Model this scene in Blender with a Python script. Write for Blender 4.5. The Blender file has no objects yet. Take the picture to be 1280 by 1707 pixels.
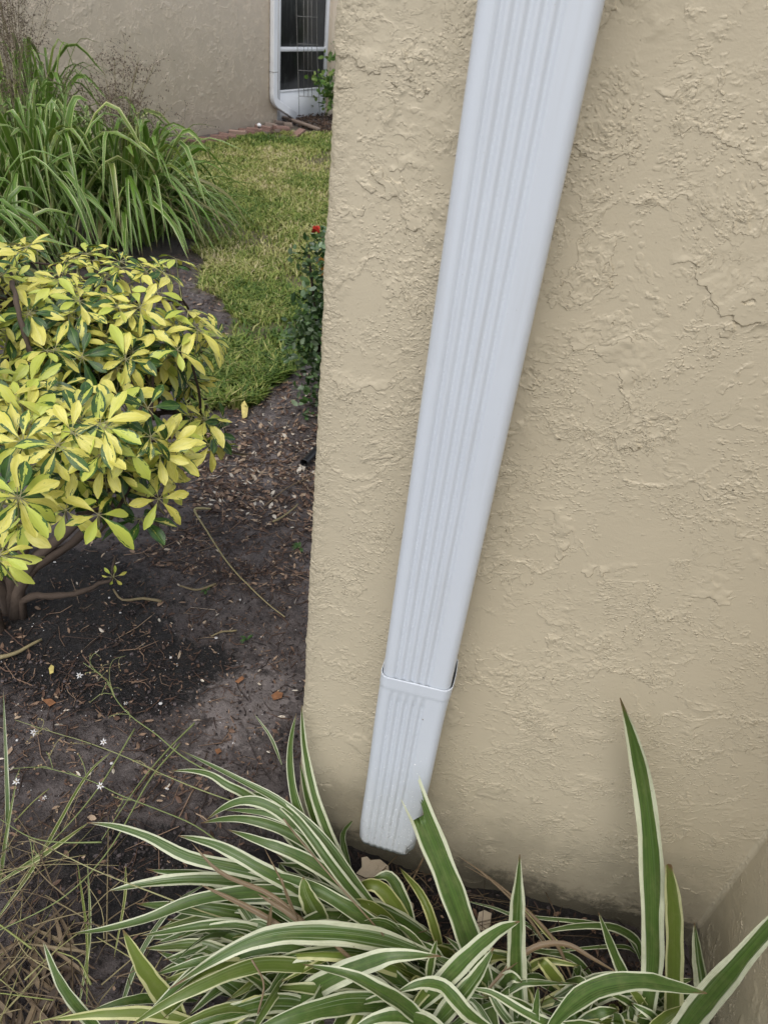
import bpy, math, random
import numpy as np
from mathutils import Matrix, Vector

# ------------------------------------------------------------------ camera
W0, H0, CX, CY, F = 1280, 1707, 640.0, 853.5, 1200.0
CAM_H = 1.45
DW = 0.814                      # distance to the stucco wall face
def unit(v):
    v = np.array(v, float); return v / np.linalg.norm(v)
_down = unit([440 - CX, 2530 - CY, F])
_n = np.cross([750 - CX, 1430 - CY, F], [1050 - CX, 1430 + 300 * .27 - CY, F])
_X = unit(np.cross(_n, _down)); _X = _X if _X[0] > 0 else -_X
_up = -_down
_Y = np.cross(_up, _X)
RC = np.array([_X, _Y, _up])
CAMP = np.array([0, 0, CAM_H])
def ray(u, v): return unit(RC @ np.array([u - CX, v - CY, F]))
def G(u, v, z=0.0):
    r = ray(u, v); return r * ((z - CAM_H) / r[2]) + CAMP
def P(u, v, d): return ray(u, v) * d + CAMP
def WY(u, v, y):
    r = ray(u, v); return r * (y / r[1]) + CAMP

scene = bpy.context.scene
col = scene.collection
cd = bpy.data.cameras.new("camera"); cam = bpy.data.objects.new("camera", cd); col.objects.link(cam)
M = Matrix.Identity(4)
for i in range(3):
    M[i][0] = RC[i, 0]; M[i][1] = -RC[i, 1]; M[i][2] = -RC[i, 2]; M[i][3] = CAMP[i]
cam.matrix_world = M
cd.sensor_fit = 'VERTICAL'; cd.sensor_height = 34.6; cd.lens = F / H0 * 34.6
cd.clip_start = .02; cd.clip_end = 400
cd.dof.use_dof = True; cd.dof.focus_distance = 1.45; cd.dof.aperture_fstop = 11
scene.camera = cam

# ------------------------------------------------------------------ light
w = bpy.data.worlds.new("World"); scene.world = w; w.use_nodes = True
nt = w.node_tree; nt.nodes.clear()
sky = nt.nodes.new('ShaderNodeTexSky'); sky.sky_type = 'NISHITA'; sky.sun_disc = False
SUN_EL, SUN_AZ = math.radians(61), math.radians(186)     # azimuth clockwise from +Y
sky.sun_elevation = SUN_EL; sky.sun_rotation = SUN_AZ
sky.dust_density = 2; sky.air_density = 1.0; sky.ozone_density = 1.5
hs = nt.nodes.new('ShaderNodeHueSaturation'); hs.inputs['Saturation'].default_value = .38
bg = nt.nodes.new('ShaderNodeBackground'); bg.inputs[1].default_value = .15
wo = nt.nodes.new('ShaderNodeOutputWorld')
nt.links.new(sky.outputs[0], hs.inputs['Color']); nt.links.new(hs.outputs[0], bg.inputs[0]); nt.links.new(bg.outputs[0], wo.inputs[0])
sd = bpy.data.lights.new("sun", 'SUN'); sd.energy = .9; sd.angle = math.radians(40); sd.color = (1, .95, .88)
so = bpy.data.objects.new("sun", sd); col.objects.link(so)
sv = Vector((math.sin(SUN_AZ) * math.cos(SUN_EL), math.cos(SUN_AZ) * math.cos(SUN_EL), math.sin(SUN_EL)))
so.rotation_euler = (-sv).to_track_quat('-Z', 'Y').to_euler()
vs = scene.view_settings; vs.view_transform = 'Standard'; vs.look = 'None'; vs.exposure = 0.68; vs.gamma = 1
scene.cycles.max_bounces = 5; scene.cycles.transparent_max_bounces = 6
scene.cycles.use_adaptive_sampling = True

rng = np.random.default_rng(7)
random.seed(7)

# ------------------------------------------------------------------ helpers
def tag(o, label=None, cat=None, group=None, kind=None):
    if label: o['label'] = label
    if cat: o['category'] = cat
    if group: o['group'] = group
    if kind: o['kind'] = kind
    return o
def empty(name, loc, **k):
    o = bpy.data.objects.new(name, None); col.objects.link(o); o.location = tuple(loc)
    o.empty_display_size = .05
    return tag(o, **k)

class MB:
    """collects vertices / faces with per-vertex attributes bl=(u,v,rnd) and k"""
    def __init__(s): s.v = []; s.f = []; s.a = []; s.k = []; s.n = 0
    def add(s, v, f, a=None, k=0.0):
        v = np.asarray(v, float).reshape(-1, 3)
        s.v.append(v)
        s.f += [tuple(int(i) + s.n for i in q) for q in f]
        s.a.append(np.zeros((len(v), 3)) if a is None else np.asarray(a, float))
        s.k.append(np.full(len(v), float(k)) if np.isscalar(k) else np.asarray(k, float))
        s.n += len(v)
        return s
    def build(s, name, mat, parent=None, smooth=True):
        V = np.concatenate(s.v); A = np.concatenate(s.a); K = np.concatenate(s.k)
        off = np.zeros(3)
        if parent is not None:
            off = np.array(parent.matrix_world.translation) if parent.parent is None else np.zeros(3)
            off = np.array(parent.location) if parent.parent is None else off
        me = bpy.data.meshes.new(name)
        me.from_pydata((V - off).tolist(), [], s.f)
        at = me.attributes.new('bl', 'FLOAT_VECTOR', 'POINT'); at.data.foreach_set('vector', A.ravel())
        at = me.attributes.new('k', 'FLOAT', 'POINT'); at.data.foreach_set('value', K)
        if smooth: me.polygons.foreach_set('use_smooth', [True] * len(me.polygons))
        me.materials.append(mat); me.update()
        o = bpy.data.objects.new(name, me); col.objects.link(o)
        if parent is not None: o.parent = parent
        return o

def cr(pts, n):
    """Catmull-Rom resample of an (m,k) control polygon to n points"""
    p = np.asarray(pts, float)
    if len(p) == 2: return p[0] + (p[1] - p[0]) * np.linspace(0, 1, n)[:, None]
    q = np.vstack([2 * p[0] - p[1], p, 2 * p[-1] - p[-2]])
    t = np.linspace(0, len(p) - 1 - 1e-9, n); i = t.astype(int); f = (t - i)[:, None]
    a, b, c, d = q[i], q[i + 1], q[i + 2], q[i + 3]
    return .5 * (2 * b + (c - a) * f + (2 * a - 5 * b + 4 * c - d) * f ** 2 + (3 * b - a - 3 * c + d) * f ** 3)
def norm(a): return a / (np.linalg.norm(a, axis=-1, keepdims=True) + 1e-12)

def tube(B, pts, r, sides=6, rnd=0., k=0.0, cap=True):
    pts = np.asarray(pts, float); n = len(pts)
    r = np.broadcast_to(np.asarray(r, float), (n,))
    t = norm(np.gradient(pts, axis=0))
    ref = np.array([0, 0, 1.]) if abs(t[:, 2]).mean() < .8 else np.array([1., 0, 0])
    s = norm(np.cross(t, ref)); b = np.cross(s, t)
    an = np.linspace(0, 2 * np.pi, sides, endpoint=False)
    V = (pts[:, None] + (s[:, None] * np.cos(an)[None, :, None] + b[:, None] * np.sin(an)[None, :, None]) * r[:, None, None]).reshape(-1, 3)
    F_ = [(i * sides + j, i * sides + (j + 1) % sides, (i + 1) * sides + (j + 1) % sides, (i + 1) * sides + j) for i in range(n - 1) for j in range(sides)]
    if cap: F_ += [tuple(range(sides))[::-1], tuple((n - 1) * sides + j for j in range(sides))]
    A = np.zeros((len(V), 3)); A[:, 0] = np.tile(np.arange(sides) / sides, n); A[:, 1] = np.repeat(np.linspace(0, 1, n), sides); A[:, 2] = rnd
    B.add(V, F_, A, k)

def box(B, c, sx, sy, sz, rz=0., bev=0., k=0., rnd=0., ax=None):
    """bevelled box; ax optional 3x3 of axes"""
    hx, hy, hz = sx / 2, sy / 2, sz / 2
    b = min(bev, hx * .9, hy * .9, hz * .9)
    if ax is None:
        ax = np.array([[math.cos(rz), math.sin(rz), 0], [-math.sin(rz), math.cos(rz), 0], [0, 0, 1]])
    if b <= 0:
        L = np.array([[x, y, z] for z in (-hz, hz) for y in (-hy, hy) for x in (-hx, hx)])
        Fc = [(0, 2, 3, 1), (4, 5, 7, 6), (0, 1, 5, 4), (2, 6, 7, 3), (0, 4, 6, 2), (1, 3, 7, 5)]
    else:
        def ring(z, i):
            X, Y = hx - i, hy - i
            return [(-X + b, -Y, z), (X - b, -Y, z), (X, -Y + b, z), (X, Y - b, z), (X - b, Y, z), (-X + b, Y, z), (-X, Y - b, z), (-X, -Y + b, z)]
        L = np.array(ring(-hz, b) + ring(-hz + b, 0) + ring(hz - b, 0) + ring(hz, b))
        Fc = [tuple(range(8))[::-1], tuple(range(24, 32))]
        for r_ in range(3):
            Fc += [(r_ * 8 + j, r_ * 8 + (j + 1) % 8, r_ * 8 + 8 + (j + 1) % 8, r_ * 8 + 8 + j) for j in range(8)]
    V = L @ ax + np.asarray(c)
    A = np.zeros((len(V), 3)); A[:, 2] = rnd
    B.add(V, Fc, A, k)

# value-noise fBm on numpy
def vnoise(x, y, seed):
    xi, yi = np.floor(x).astype(np.int64), np.floor(y).astype(np.int64)
    fx, fy = x - xi, y - yi
    fx = fx * fx * (3 - 2 * fx); fy = fy * fy * (3 - 2 * fy)
    def h(a, b):
        n = (a * 374761393 + b * 668265263 + seed * 974711) & 0xffffffff
        n = ((n ^ (n >> 13)) * 1274126177) & 0xffffffff
        return ((n ^ (n >> 16)) & 0xffff) / 65535.
    return (h(xi, yi) * (1 - fx) + h(xi + 1, yi) * fx) * (1 - fy) + (h(xi, yi + 1) * (1 - fx) + h(xi + 1, yi + 1) * fx) * fy
def fbm(x, y, s, o=4, seed=1):
    x = np.asarray(x, float) * s; y = np.asarray(y, float) * s; t = 0; a = .5
    for i in range(o):
        t = t + a * (vnoise(x, y, seed + i) - .5); a *= .5; x = x * 2.03 + 7.1; y = y * 2.03 + 3.3
    return t
def inpoly(x, y, poly):
    x = np.asarray(x); y = np.asarray(y); ins = np.zeros(x.shape, bool); n = len(poly)
    for i in range(n):
        x1, y1 = poly[i]; x2, y2 = poly[(i + 1) % n]
        c = ((y1 > y) != (y2 > y)) & (x < (x2 - x1) * (y - y1) / (y2 - y1 + 1e-12) + x1)
        ins ^= c
    return ins
def ground_h(x, y):
    return (fbm(x, y, 2.2, 3, 5) * .05 + fbm(x, y, 14, 4, 9) * .022) * np.clip((3.2 - np.hypot(x, y)) / 1.2 + .3, .3, 1) \
        - .03 * np.exp(-((x - .10) ** 2 + (y - .72) ** 2) / .02)

# ------------------------------------------------------------------ node helpers
class N:
    def __init__(s, name):
        s.m = bpy.data.materials.new(name); s.m.use_nodes = True; s.t = s.m.node_tree; s.t.nodes.clear()
        s.out = s.t.nodes.new('ShaderNodeOutputMaterial')
    def nd(s, typ, **k):
        n = s.t.nodes.new(typ)
        for a, b in k.items(): setattr(n, a, b)
        return n
    def L(s, a, b): s.t.links.new(a, b)
    def val(s, inp, v):
        if hasattr(v, 'is_output') or isinstance(v, bpy.types.NodeSocket): s.L(v, inp)
        else:
            if isinstance(v, (tuple, list)) and len(v) == 3 and inp.type == 'RGBA': v = (*v, 1)
            inp.default_value = v
    def math(s, op, a, b=0., c=None, clamp=False):
        n = s.nd('ShaderNodeMath', operation=op, use_clamp=clamp); s.val(n.inputs[0], a); s.val(n.inputs[1], b)
        if c is not None: s.val(n.inputs[2], c)
        return n.outputs[0]
    def noise(s, vec, scale, detail=4, rough=.5, dist=0., lac=2.0, out=0):
        n = s.nd('ShaderNodeTexNoise'); s.L(vec, n.inputs['Vector']) if vec else None
        n.inputs['Scale'].default_value = scale; n.inputs['Detail'].default_value = detail
        n.inputs['Roughness'].default_value = rough; n.inputs['Distortion'].default_value = dist; n.inputs['Lacunarity'].default_value = lac
        return n.outputs[out]
    def ramp(s, f, a, b, lo=0., hi=1., smooth=True):
        n = s.nd('ShaderNodeMapRange', interpolation_type='SMOOTHSTEP' if smooth else 'LINEAR'); s.val(n.inputs[0], f)
        n.inputs[1].default_value = a; n.inputs[2].default_value = b; n.inputs[3].default_value = lo; n.inputs[4].default_value = hi
        return n.outputs[0]
    def mix(s, f, a, b, mode='MIX'):
        n = s.nd('ShaderNodeMix', data_type='RGBA', blend_type=mode); s.val(n.inputs[0], f); s.val(n.inputs[6], a); s.val(n.inputs[7], b)
        return n.outputs[2]
    def cramp(s, f, stops):
        n = s.nd('ShaderNodeValToRGB'); s.val(n.inputs[0], f); e = n.color_ramp.elements
        while len(e) < len(stops): e.new(.5)
        for el, (p, c) in zip(e, stops): el.position = p; el.color = (*c, 1)
        return n.outputs[0]
    def attr(s, name): return s.nd('ShaderNodeAttribute', attribute_name=name)
    def sep(s, v):
        n = s.nd('ShaderNodeSeparateXYZ'); s.L(v, n.inputs[0]); return n.outputs
    def comb(s, x, y, z):
        n = s.nd('ShaderNodeCombineXYZ')
        for i, v in enumerate((x, y, z)): s.val(n.inputs[i], v)
        return n.outputs[0]
    def vmul(s, v, t):
        n = s.nd('ShaderNodeVectorMath', operation='MULTIPLY'); s.L(v, n.inputs[0]); n.inputs[1].default_value = t; return n.outputs[0]
    def vadd(s, a, b):
        n = s.nd('ShaderNodeVectorMath', operation='ADD'); s.L(a, n.inputs[0]); s.val(n.inputs[1], b); return n.outputs[0]
    def obj(s): return s.nd('ShaderNodeTexCoord').outputs['Object']
    def bsdf(s, colr, rough=.5, spec=.5, normal=None, **k):
        n = s.nd('ShaderNodeBsdfPrincipled'); s.val(n.inputs['Base Color'], colr); s.val(n.inputs['Roughness'], rough)
        n.inputs['Specular IOR Level'].default_value = spec
        for a, b in k.items(): s.val(n.inputs[a], b)
        if normal is not None: s.L(normal, n.inputs['Normal'])
        return n.outputs[0]
    def bump(s, h, strength=1., dist=.001):
        n = s.nd('ShaderNodeBump'); s.L(h, n.inputs['Height']); n.inputs['Strength'].default_value = strength; n.inputs['Distance'].default_value = dist
        return n.outputs[0]
    def done(s, sh, disp=None):
        s.L(sh, s.out.inputs['Surface'])
        if disp is not None: s.L(disp, s.out.inputs['Displacement'])
        return s.m

def plain(name, c, rough=.6, spec=.4, var=.15, scale=20, bump=0.0):
    n = N(name); o = n.obj(); f = n.noise(o, scale, 5, .6)
    c2 = tuple(x * (1 - var * 2) for x in c)
    colr = n.mix(n.ramp(f, .35, .65), c2, c)
    nm = n.bump(n.noise(o, scale * 4, 5, .6), .6, bump) if bump else None
    return n.done(n.bsdf(colr, rough, spec, nm))

def stucco(name, base, scale=1.0, amp=1.0, stain=True, displace=True):
    n = N(name); o = n.obj()
    warp = n.vadd(n.noise(o, 7 * scale, 3, .5, out=1), (-.5, -.5, -.5))
    ow = n.vadd(o, n.vmul(warp, (.08 / scale,) * 3))
    warp2 = n.vadd(n.noise(o, 95 * scale, 3, .6, out=1), (-.5, -.5, -.5))
    ow2 = n.vadd(ow, n.vmul(warp2, (.007 / scale,) * 3))
    x, y, z = n.sep(ow2)
    def laps(off, fz, fxx, ns, amt, dens, edge, back, mth):
        lo = n.noise(n.vadd(ow2, off), ns * scale, 5, .62)
        fld = n.math('ADD', n.math('MULTIPLY', n.math('ADD', z, n.math('MULTIPLY', x, fxx)), fz * scale), n.math('MULTIPLY', lo, amt))
        fr = n.math('FRACT', fld)
        lap = n.math('MULTIPLY', n.ramp(fr, .0, edge), n.ramp(fr, back, .05, 0, 1))
        m = n.ramp(n.noise(n.vadd(o, off), dens * scale, 4, .6), mth, mth + .09)
        return n.math('MULTIPLY', lap, m)
    lapA = laps((0, 0, 0), 4.5, .15, 3.3, 5.0, 6.0, .030, .55, .50)
    lapB = laps((3.1, 1.7, 9.2), 8, -.35, 8, 5.5, 8.0, .04, .42, .50)
    lapC = laps((7.1, 4.7, 2.2), 15, .3, 16, 5.5, 11.0, .07, .40, .53)
    # skipped, pebbly plaster: scattered rounded lumps, in patches
    def lumps(sc, th0, off, msc, mth):
        vo = n.nd('ShaderNodeTexVoronoi', feature='F1'); n.L(n.vmul(ow2, (1, 1, 1.35)), vo.inputs['Vector']); vo.inputs['Scale'].default_value = sc * scale
        r0 = n.sep(vo.outputs['Color'])[0]
        th = n.math('MULTIPLY', r0, th0)
        hgt = n.ramp(n.math('SUBTRACT', vo.outputs['Distance'], th), .10, -.20)
        m = n.ramp(n.noise(n.vadd(o, off), msc * scale, 5, .68), mth, mth + .06)
        return n.math('MULTIPLY', hgt, m)
    pA = lumps(95, .55, (1.5, 7.2, 3.1), 13, .515)
    pB = lumps(175, .62, (4.5, .2, 8.1), 8, .50)
    rag = n.math('MULTIPLY', n.ramp(n.noise(n.vmul(ow2, (1, 1, 1.6)), 62 * scale, 6, .62), .52, .575), n.ramp(n.noise(n.vadd(o, (2.5, 5.2, .1)), 10 * scale, 4, .65), .50, .58))
    grain = n.noise(o, 360 * scale, 2, .6)
    sag = n.noise(n.vmul(ow2, (1, 1, 1.5)), 70 * scale, 4, .6)
    und = n.noise(o, 6 * scale, 2, .5)
    h = n.math('MULTIPLY', lapA, 1.05)
    for a_, k_ in ((lapB, .80), (lapC, .45), (pA, .28), (pB, .42), (rag, .22), (grain, .15), (sag, .30), (und, 1.0)):
        h = n.math('ADD', h, n.math('MULTIPLY', a_, k_))
    if displace:
        xx, _, _ = n.sep(o)      # the arris was patted by hand: lumpier towards the corner
        cn = n.math('MULTIPLY', n.ramp(xx, -.395, -.43, 0, 1), n.noise(o, 80, 5, .7))
        h = n.math('ADD', h, n.math('MULTIPLY', cn, 4.0))
    f = n.noise(o, 2.2, 4, .6)
    c = n.mix(n.ramp(f, .3, .7), base, tuple(v * .93 for v in base))
    if not displace:
        c = n.mix(n.ramp(n.noise(n.vmul(o, (1, 1, .5)), 1.1, 5, .65), .42, .7, 0, .35), c, tuple(v * .88 for v in base))
    if stain:
        _, _, zz = n.sep(o)
        edge = n.math('ADD', zz, n.math('MULTIPLY', n.math('SUBTRACT', n.noise(o, 26, 6, .75), .5), .22))
        c = n.mix(n.ramp(edge, .085, .02, 0, .88), c, (.055, .05, .036))
        edge2 = n.math('ADD', zz, n.math('MULTIPLY', n.math('SUBTRACT', n.noise(o, 9, 5, .7), .5), .5))
        c = n.mix(n.ramp(edge2, .34, .05, 0, .5), c, (.16, .145, .105))
        sp = n.ramp(n.noise(o, 190, 2, .5), .735, .76)
        c = n.mix(n.math('MULTIPLY', sp, .6), c, (.10, .085, .06))
    surf = n.bsdf(c, .50, .38)
    dn = n.nd('ShaderNodeDisplacement'); n.L(h, dn.inputs['Height']); dn.inputs['Midlevel'].default_value = .9
    dn.inputs['Scale'].default_value = .00175 * amp
    n.m.displacement_method = 'BOTH' if displace else 'BUMP'
    return n.done(surf, dn.outputs[0])

def blade_mat(name, green=(.060, .108, .020), cream=(.68, .70, .50), margin=.66, rough=.38, trans=.25):
    n = N(name); a = n.attr('bl').outputs['Vector']; k = n.attr('k').outputs['Fac']
    u, v, r = n.sep(a)
    t = n.math('ABSOLUTE', n.math('SUBTRACT', n.math('MULTIPLY', u, 2), 1))
    wob = n.noise(n.comb(n.math('MULTIPLY', v, 2.5), n.math('MULTIPLY', r, 37), n.math('MULTIPLY', u, .8)), 1.6, 2, .5)
    te = n.math('ADD', t, n.math('MULTIPLY', n.math('SUBTRACT', wob, .5), .55))
    te = n.math('ADD', te, n.math('MULTIPLY', n.math('SUBTRACT', n.math('FRACT', n.math('MULTIPLY', r, 13.7)), .5), .34))
    mar = n.ramp(te, margin, margin + .07)
    st = n.noise(n.comb(n.math('MULTIPLY', u, 22), n.math('MULTIPLY', v, 1.2), n.math('MULTIPLY', r, 51)), 1., 3, .7)
    stc = n.noise(n.comb(n.math('MULTIPLY', u, 9), n.math('MULTIPLY', v, .6), n.math('MULTIPLY', r, 91)), 1., 2, .6)
    g = n.mix(n.ramp(st, .3, .7), tuple(x * .72 for x in green), tuple(min(1, x * 1.5) for x in green))
    g = n.mix(n.ramp(t, .12, .0, 0, .35), g, tuple(x * 2.1 for x in green))
    pale = n.math('MULTIPLY', n.ramp(stc, .59, .64), n.ramp(r, .35, .65, .1, .8))
    g = n.mix(pale, g, (.30, .37, .22))
    lin = n.noise(n.comb(n.math('MULTIPLY', u, 60), n.math('MULTIPLY', v, 1.5), n.math('MULTIPLY', r, 17)), 1., 2, .5)
    strk = n.math('MULTIPLY', n.ramp(lin, .66, .70), n.ramp(te, .2, .75))
    c = n.mix(mar, g, n.mix(n.ramp(lin, .35, .5), tuple(x * .78 for x in cream), cream))
    c = n.mix(n.math('MULTIPLY', strk, .7), c, tuple(x * .8 for x in cream))
    yel = n.mix(mar, (.17, .22, .035), (.62, .60, .26))
    c = n.mix(n.ramp(k, .1, .5, 0, .85), c, yel)
    blo = n.noise(n.comb(n.math('MULTIPLY', u, 2.5), n.math('MULTIPLY', v, 14), n.math('MULTIPLY', r, 33)), 1.2, 4, .7)
    c = n.mix(n.ramp(blo, .4, .75, 0, .30), c, (.22, .24, .09))
    dots = n.noise(n.comb(n.math('MULTIPLY', u, 14), n.math('MULTIPLY', v, 90), n.math('MULTIPLY', r, 57)), 1.0, 2, .5)
    c = n.mix(n.ramp(dots, .74, .77, 0, .8), c, (.10, .06, .03))
    # dry tips and rusty scars
    sc = n.noise(n.comb(n.math('MULTIPLY', u, 4), n.math('MULTIPLY', v, 9), n.math('MULTIPLY', r, 71)), 1.3, 5, .75)
    vb = n.math('ADD', v, n.math('MULTIPLY', n.math('SUBTRACT', sc, .5), .3))
    c = n.mix(n.ramp(vb, .93, 1.0), c, (.17, .09, .045))
    rust = n.math('MULTIPLY', n.ramp(sc, .66, .72), n.ramp(k, .15, .6, .0, .9))
    c = n.mix(rust, c, (.20, .075, .02))
    c = n.mix(n.ramp(k, .8, 1., 0, 1), c, n.cramp(st, [(.3, (.12, .08, .045)), (.7, (.34, .25, .15))]))
    nm = n.bump(st, .35, .0006)
    b = n.bsdf(c, n.ramp(st, .2, .8, rough - .06, rough + .12), .5, nm)
    tr = n.nd('ShaderNodeBsdfTranslucent'); n.L(n.mix(.5, c, (.35, .45, .08), 'MULTIPLY'), tr.inputs[0])
    mx = n.nd('ShaderNodeMixShader'); mx.inputs[0].default_value = trans; n.L(b, mx.inputs[1]); n.L(tr.outputs[0], mx.inputs[2])
    return n.done(mx.outputs[0])

# ------------------------------------------------------------------ materials
WALLC = (.52, .452, .325)
M_wall = stucco("tan_stucco", WALLC, scale=1.15)
M_far = stucco("tan_stucco_far", (.70, .585, .445), scale=.8, amp=2.6, stain=False, displace=False)
def pipe_mat():
    n = N("white_painted_metal"); o = n.obj()
    f = n.noise(n.vmul(o, (1, 1, .25)), 7, 5, .6)
    c = n.mix(n.ramp(f, .3, .7), (.57, .605, .65), (.60, .635, .675))
    _, _, z = n.sep(o)
    dirt = n.math('MULTIPLY', n.ramp(n.math('ADD', z, n.math('MULTIPLY', n.noise(o, 30, 6, .7), .25)), .42, .2), .35)
    c = n.mix(dirt, c, (.50, .50, .46))
    spk = n.ramp(n.noise(o, 260, 2, .5), .76, .78)
    c = n.mix(n.math('MULTIPLY', spk, .35), c, (.35, .34, .31))
    stk = n.ramp(n.noise(n.vmul(o, (1, 1, .05)), 60, 4, .6), .48, .72)
    c = n.mix(n.math('MULTIPLY', stk, n.ramp(n.noise(o, 3.5, 3, .6), .35, .7, .05, .30)), c, (.42, .42, .41))
    spl = n.ramp(n.noise(o, 120, 5, .75), .57, .66)
    low = n.ramp(n.math('ADD', z, n.math('MULTIPLY', n.noise(o, 9, 3, .6), .3)), .34, .12)
    c = n.mix(n.math('MULTIPLY', n.math('MULTIPLY', spl, low), .55), c, (.24, .20, .16))
    return n.done(n.bsdf(c, n.ramp(f, .3, .7, .30, .40), .5, n.bump(n.math('ADD', n.noise(n.vmul(o, (1, 1, .4)), 9, 2, .5), n.math('MULTIPLY', n.noise(o, 45, 3, .6), .08)), .5, .004)))
M_pipe = pipe_mat()
M_white = plain("white_vinyl", (.78, .79, .80), .4, .5, .04, 3)
def ground_mat():
    n = N("dark_wet_soil"); o = n.obj(); k = n.attr('k').outputs['Fac']; sand = n.sep(n.attr('bl').outputs['Vector'])
    f1 = n.noise(o, 9, 8, .68); f2 = n.noise(o, 70, 6, .7); f3 = n.noise(o, 320, 3, .6)
    f4 = n.noise(o, 26, 7, .72)
    c = n.cramp(n.math('ADD', n.math('MULTIPLY', f1, .5), n.math('MULTIPLY', f4, .5)), [(.36, (.026, .021, .020)), (.46, (.076, .062, .059)), (.60, (.145, .122, .115))])
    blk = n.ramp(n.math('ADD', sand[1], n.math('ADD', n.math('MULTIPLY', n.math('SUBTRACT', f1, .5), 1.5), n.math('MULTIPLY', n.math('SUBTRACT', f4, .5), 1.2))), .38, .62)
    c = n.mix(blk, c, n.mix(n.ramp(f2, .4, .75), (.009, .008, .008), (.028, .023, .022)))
    sm = n.ramp(n.math('ADD', sand[0], n.math('ADD', n.math('MULTIPLY', n.math('SUBTRACT', f4, .5), 2.2), n.math('MULTIPLY', n.math('SUBTRACT', f2, .5), 1.5))), .42, .85, 0, .8)
    c = n.mix(sm, c, n.mix(n.ramp(f2, .3, .7), (.135, .115, .108), (.22, .19, .18)))
    spk = n.ramp(f3, .68, .72)
    c = n.mix(n.math('MULTIPLY', spk, .5), c, (.20, .17, .15))
    th = n.mix(n.ramp(f2, .3, .7), (.06, .055, .022), (.17, .14, .07))
    c = n.mix(k, c, th)
    hh = n.math('ADD', n.math('MULTIPLY', f2, 1.0), n.math('MULTIPLY', f3, .35))
    hh = n.math('ADD', n.math('MULTIPLY', hh, n.ramp(sm, 0, 1, 1, .4)), n.math('MULTIPLY', f4, 1.2))
    rgh = n.ramp(f1, .35, .65, .34, .65)
    return n.done(n.bsdf(c, rgh, .45, n.bump(hh, 1.0, .010)))
M_ground = ground_mat()
M_blade = blade_mat("variegated_leaf_blade")
M_bladefar = blade_mat("green_leaf_blade", green=(.10, .195, .022), cream=(.55, .64, .28), margin=.80, rough=.33)
def ramp_k(name, stops, rough=.6, spec=.35, trans=0., tc=(.3, .4, .1), bump=.0):
    """colour picked by attribute bl.z (rnd) with small noise"""
    n = N(name); a = n.attr('bl').outputs['Vector']; u, v, r = n.sep(a); o = n.obj()
    f = n.noise(o, 60, 4, .6)
    c = n.cramp(n.math('ADD', r, n.math('MULTIPLY', n.math('SUBTRACT', f, .5), .25), clamp=True), stops)
    nm = n.bump(n.noise(o, 160, 4, .6), .6, bump) if bump else None
    b = n.bsdf(c, rough, spec, nm)
    if trans:
        tr = n.nd('ShaderNodeBsdfTranslucent'); n.L(n.mix(.5, c, tc, 'MULTIPLY'), tr.inputs[0])
        mx = n.nd('ShaderNodeMixShader'); mx.inputs[0].default_value = trans; n.L(b, mx.inputs[1]); n.L(tr.outputs[0], mx.inputs[2]); b = mx.outputs[0]
    return n.done(b)
M_grass = ramp_k("lawn_grass", [(0, (.08, .15, .03)), (.3, (.20, .27, .05)), (.55, (.40, .41, .13)), (.8, (.54, .48, .24)), (1, (.64, .54, .36))], .5, .3, .3, (.5, .6, .2))
M_litter = ramp_k("leaf_litter", [(0, (.022, .016, .014)), (.3, (.05, .032, .025)), (.55, (.13, .075, .05)), (.75, (.27, .18, .12)), (.92, (.42, .32, .22)), (1, (.55, .50, .42))], .6, .35)
M_straw = ramp_k("dry_straw", [(0, (.06, .042, .03)), (.45, (.19, .14, .085)), (.75, (.36, .31, .16)), (1, (.27, .30, .10))], .55, .3, .15)
M_bark = ramp_k("grey_brown_bark", [(0, (.030, .022, .017)), (.5, (.075, .055, .042)), (1, (.15, .115, .09))], .8, .2, bump=.003)
M_stalk = ramp_k("green_stalk", [(0, (.10, .13, .04)), (.5, (.22, .26, .10)), (.8, (.30, .28, .14)), (1, (.15, .105, .08))], .5, .3)
M_drop = plain("dried_white_speck", (.88, .88, .88), .4, .5, .02, 50)
M_petal = plain("white_petal", (.62, .61, .60), .5, .3, .05, 50)
M_seed = plain("dark_seed_head", (.13, .10, .07), .7, .2, .2, 60)
M_bud = plain("brown_flower_bud", (.40, .30, .16), .6, .3, .2, 60)
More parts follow.
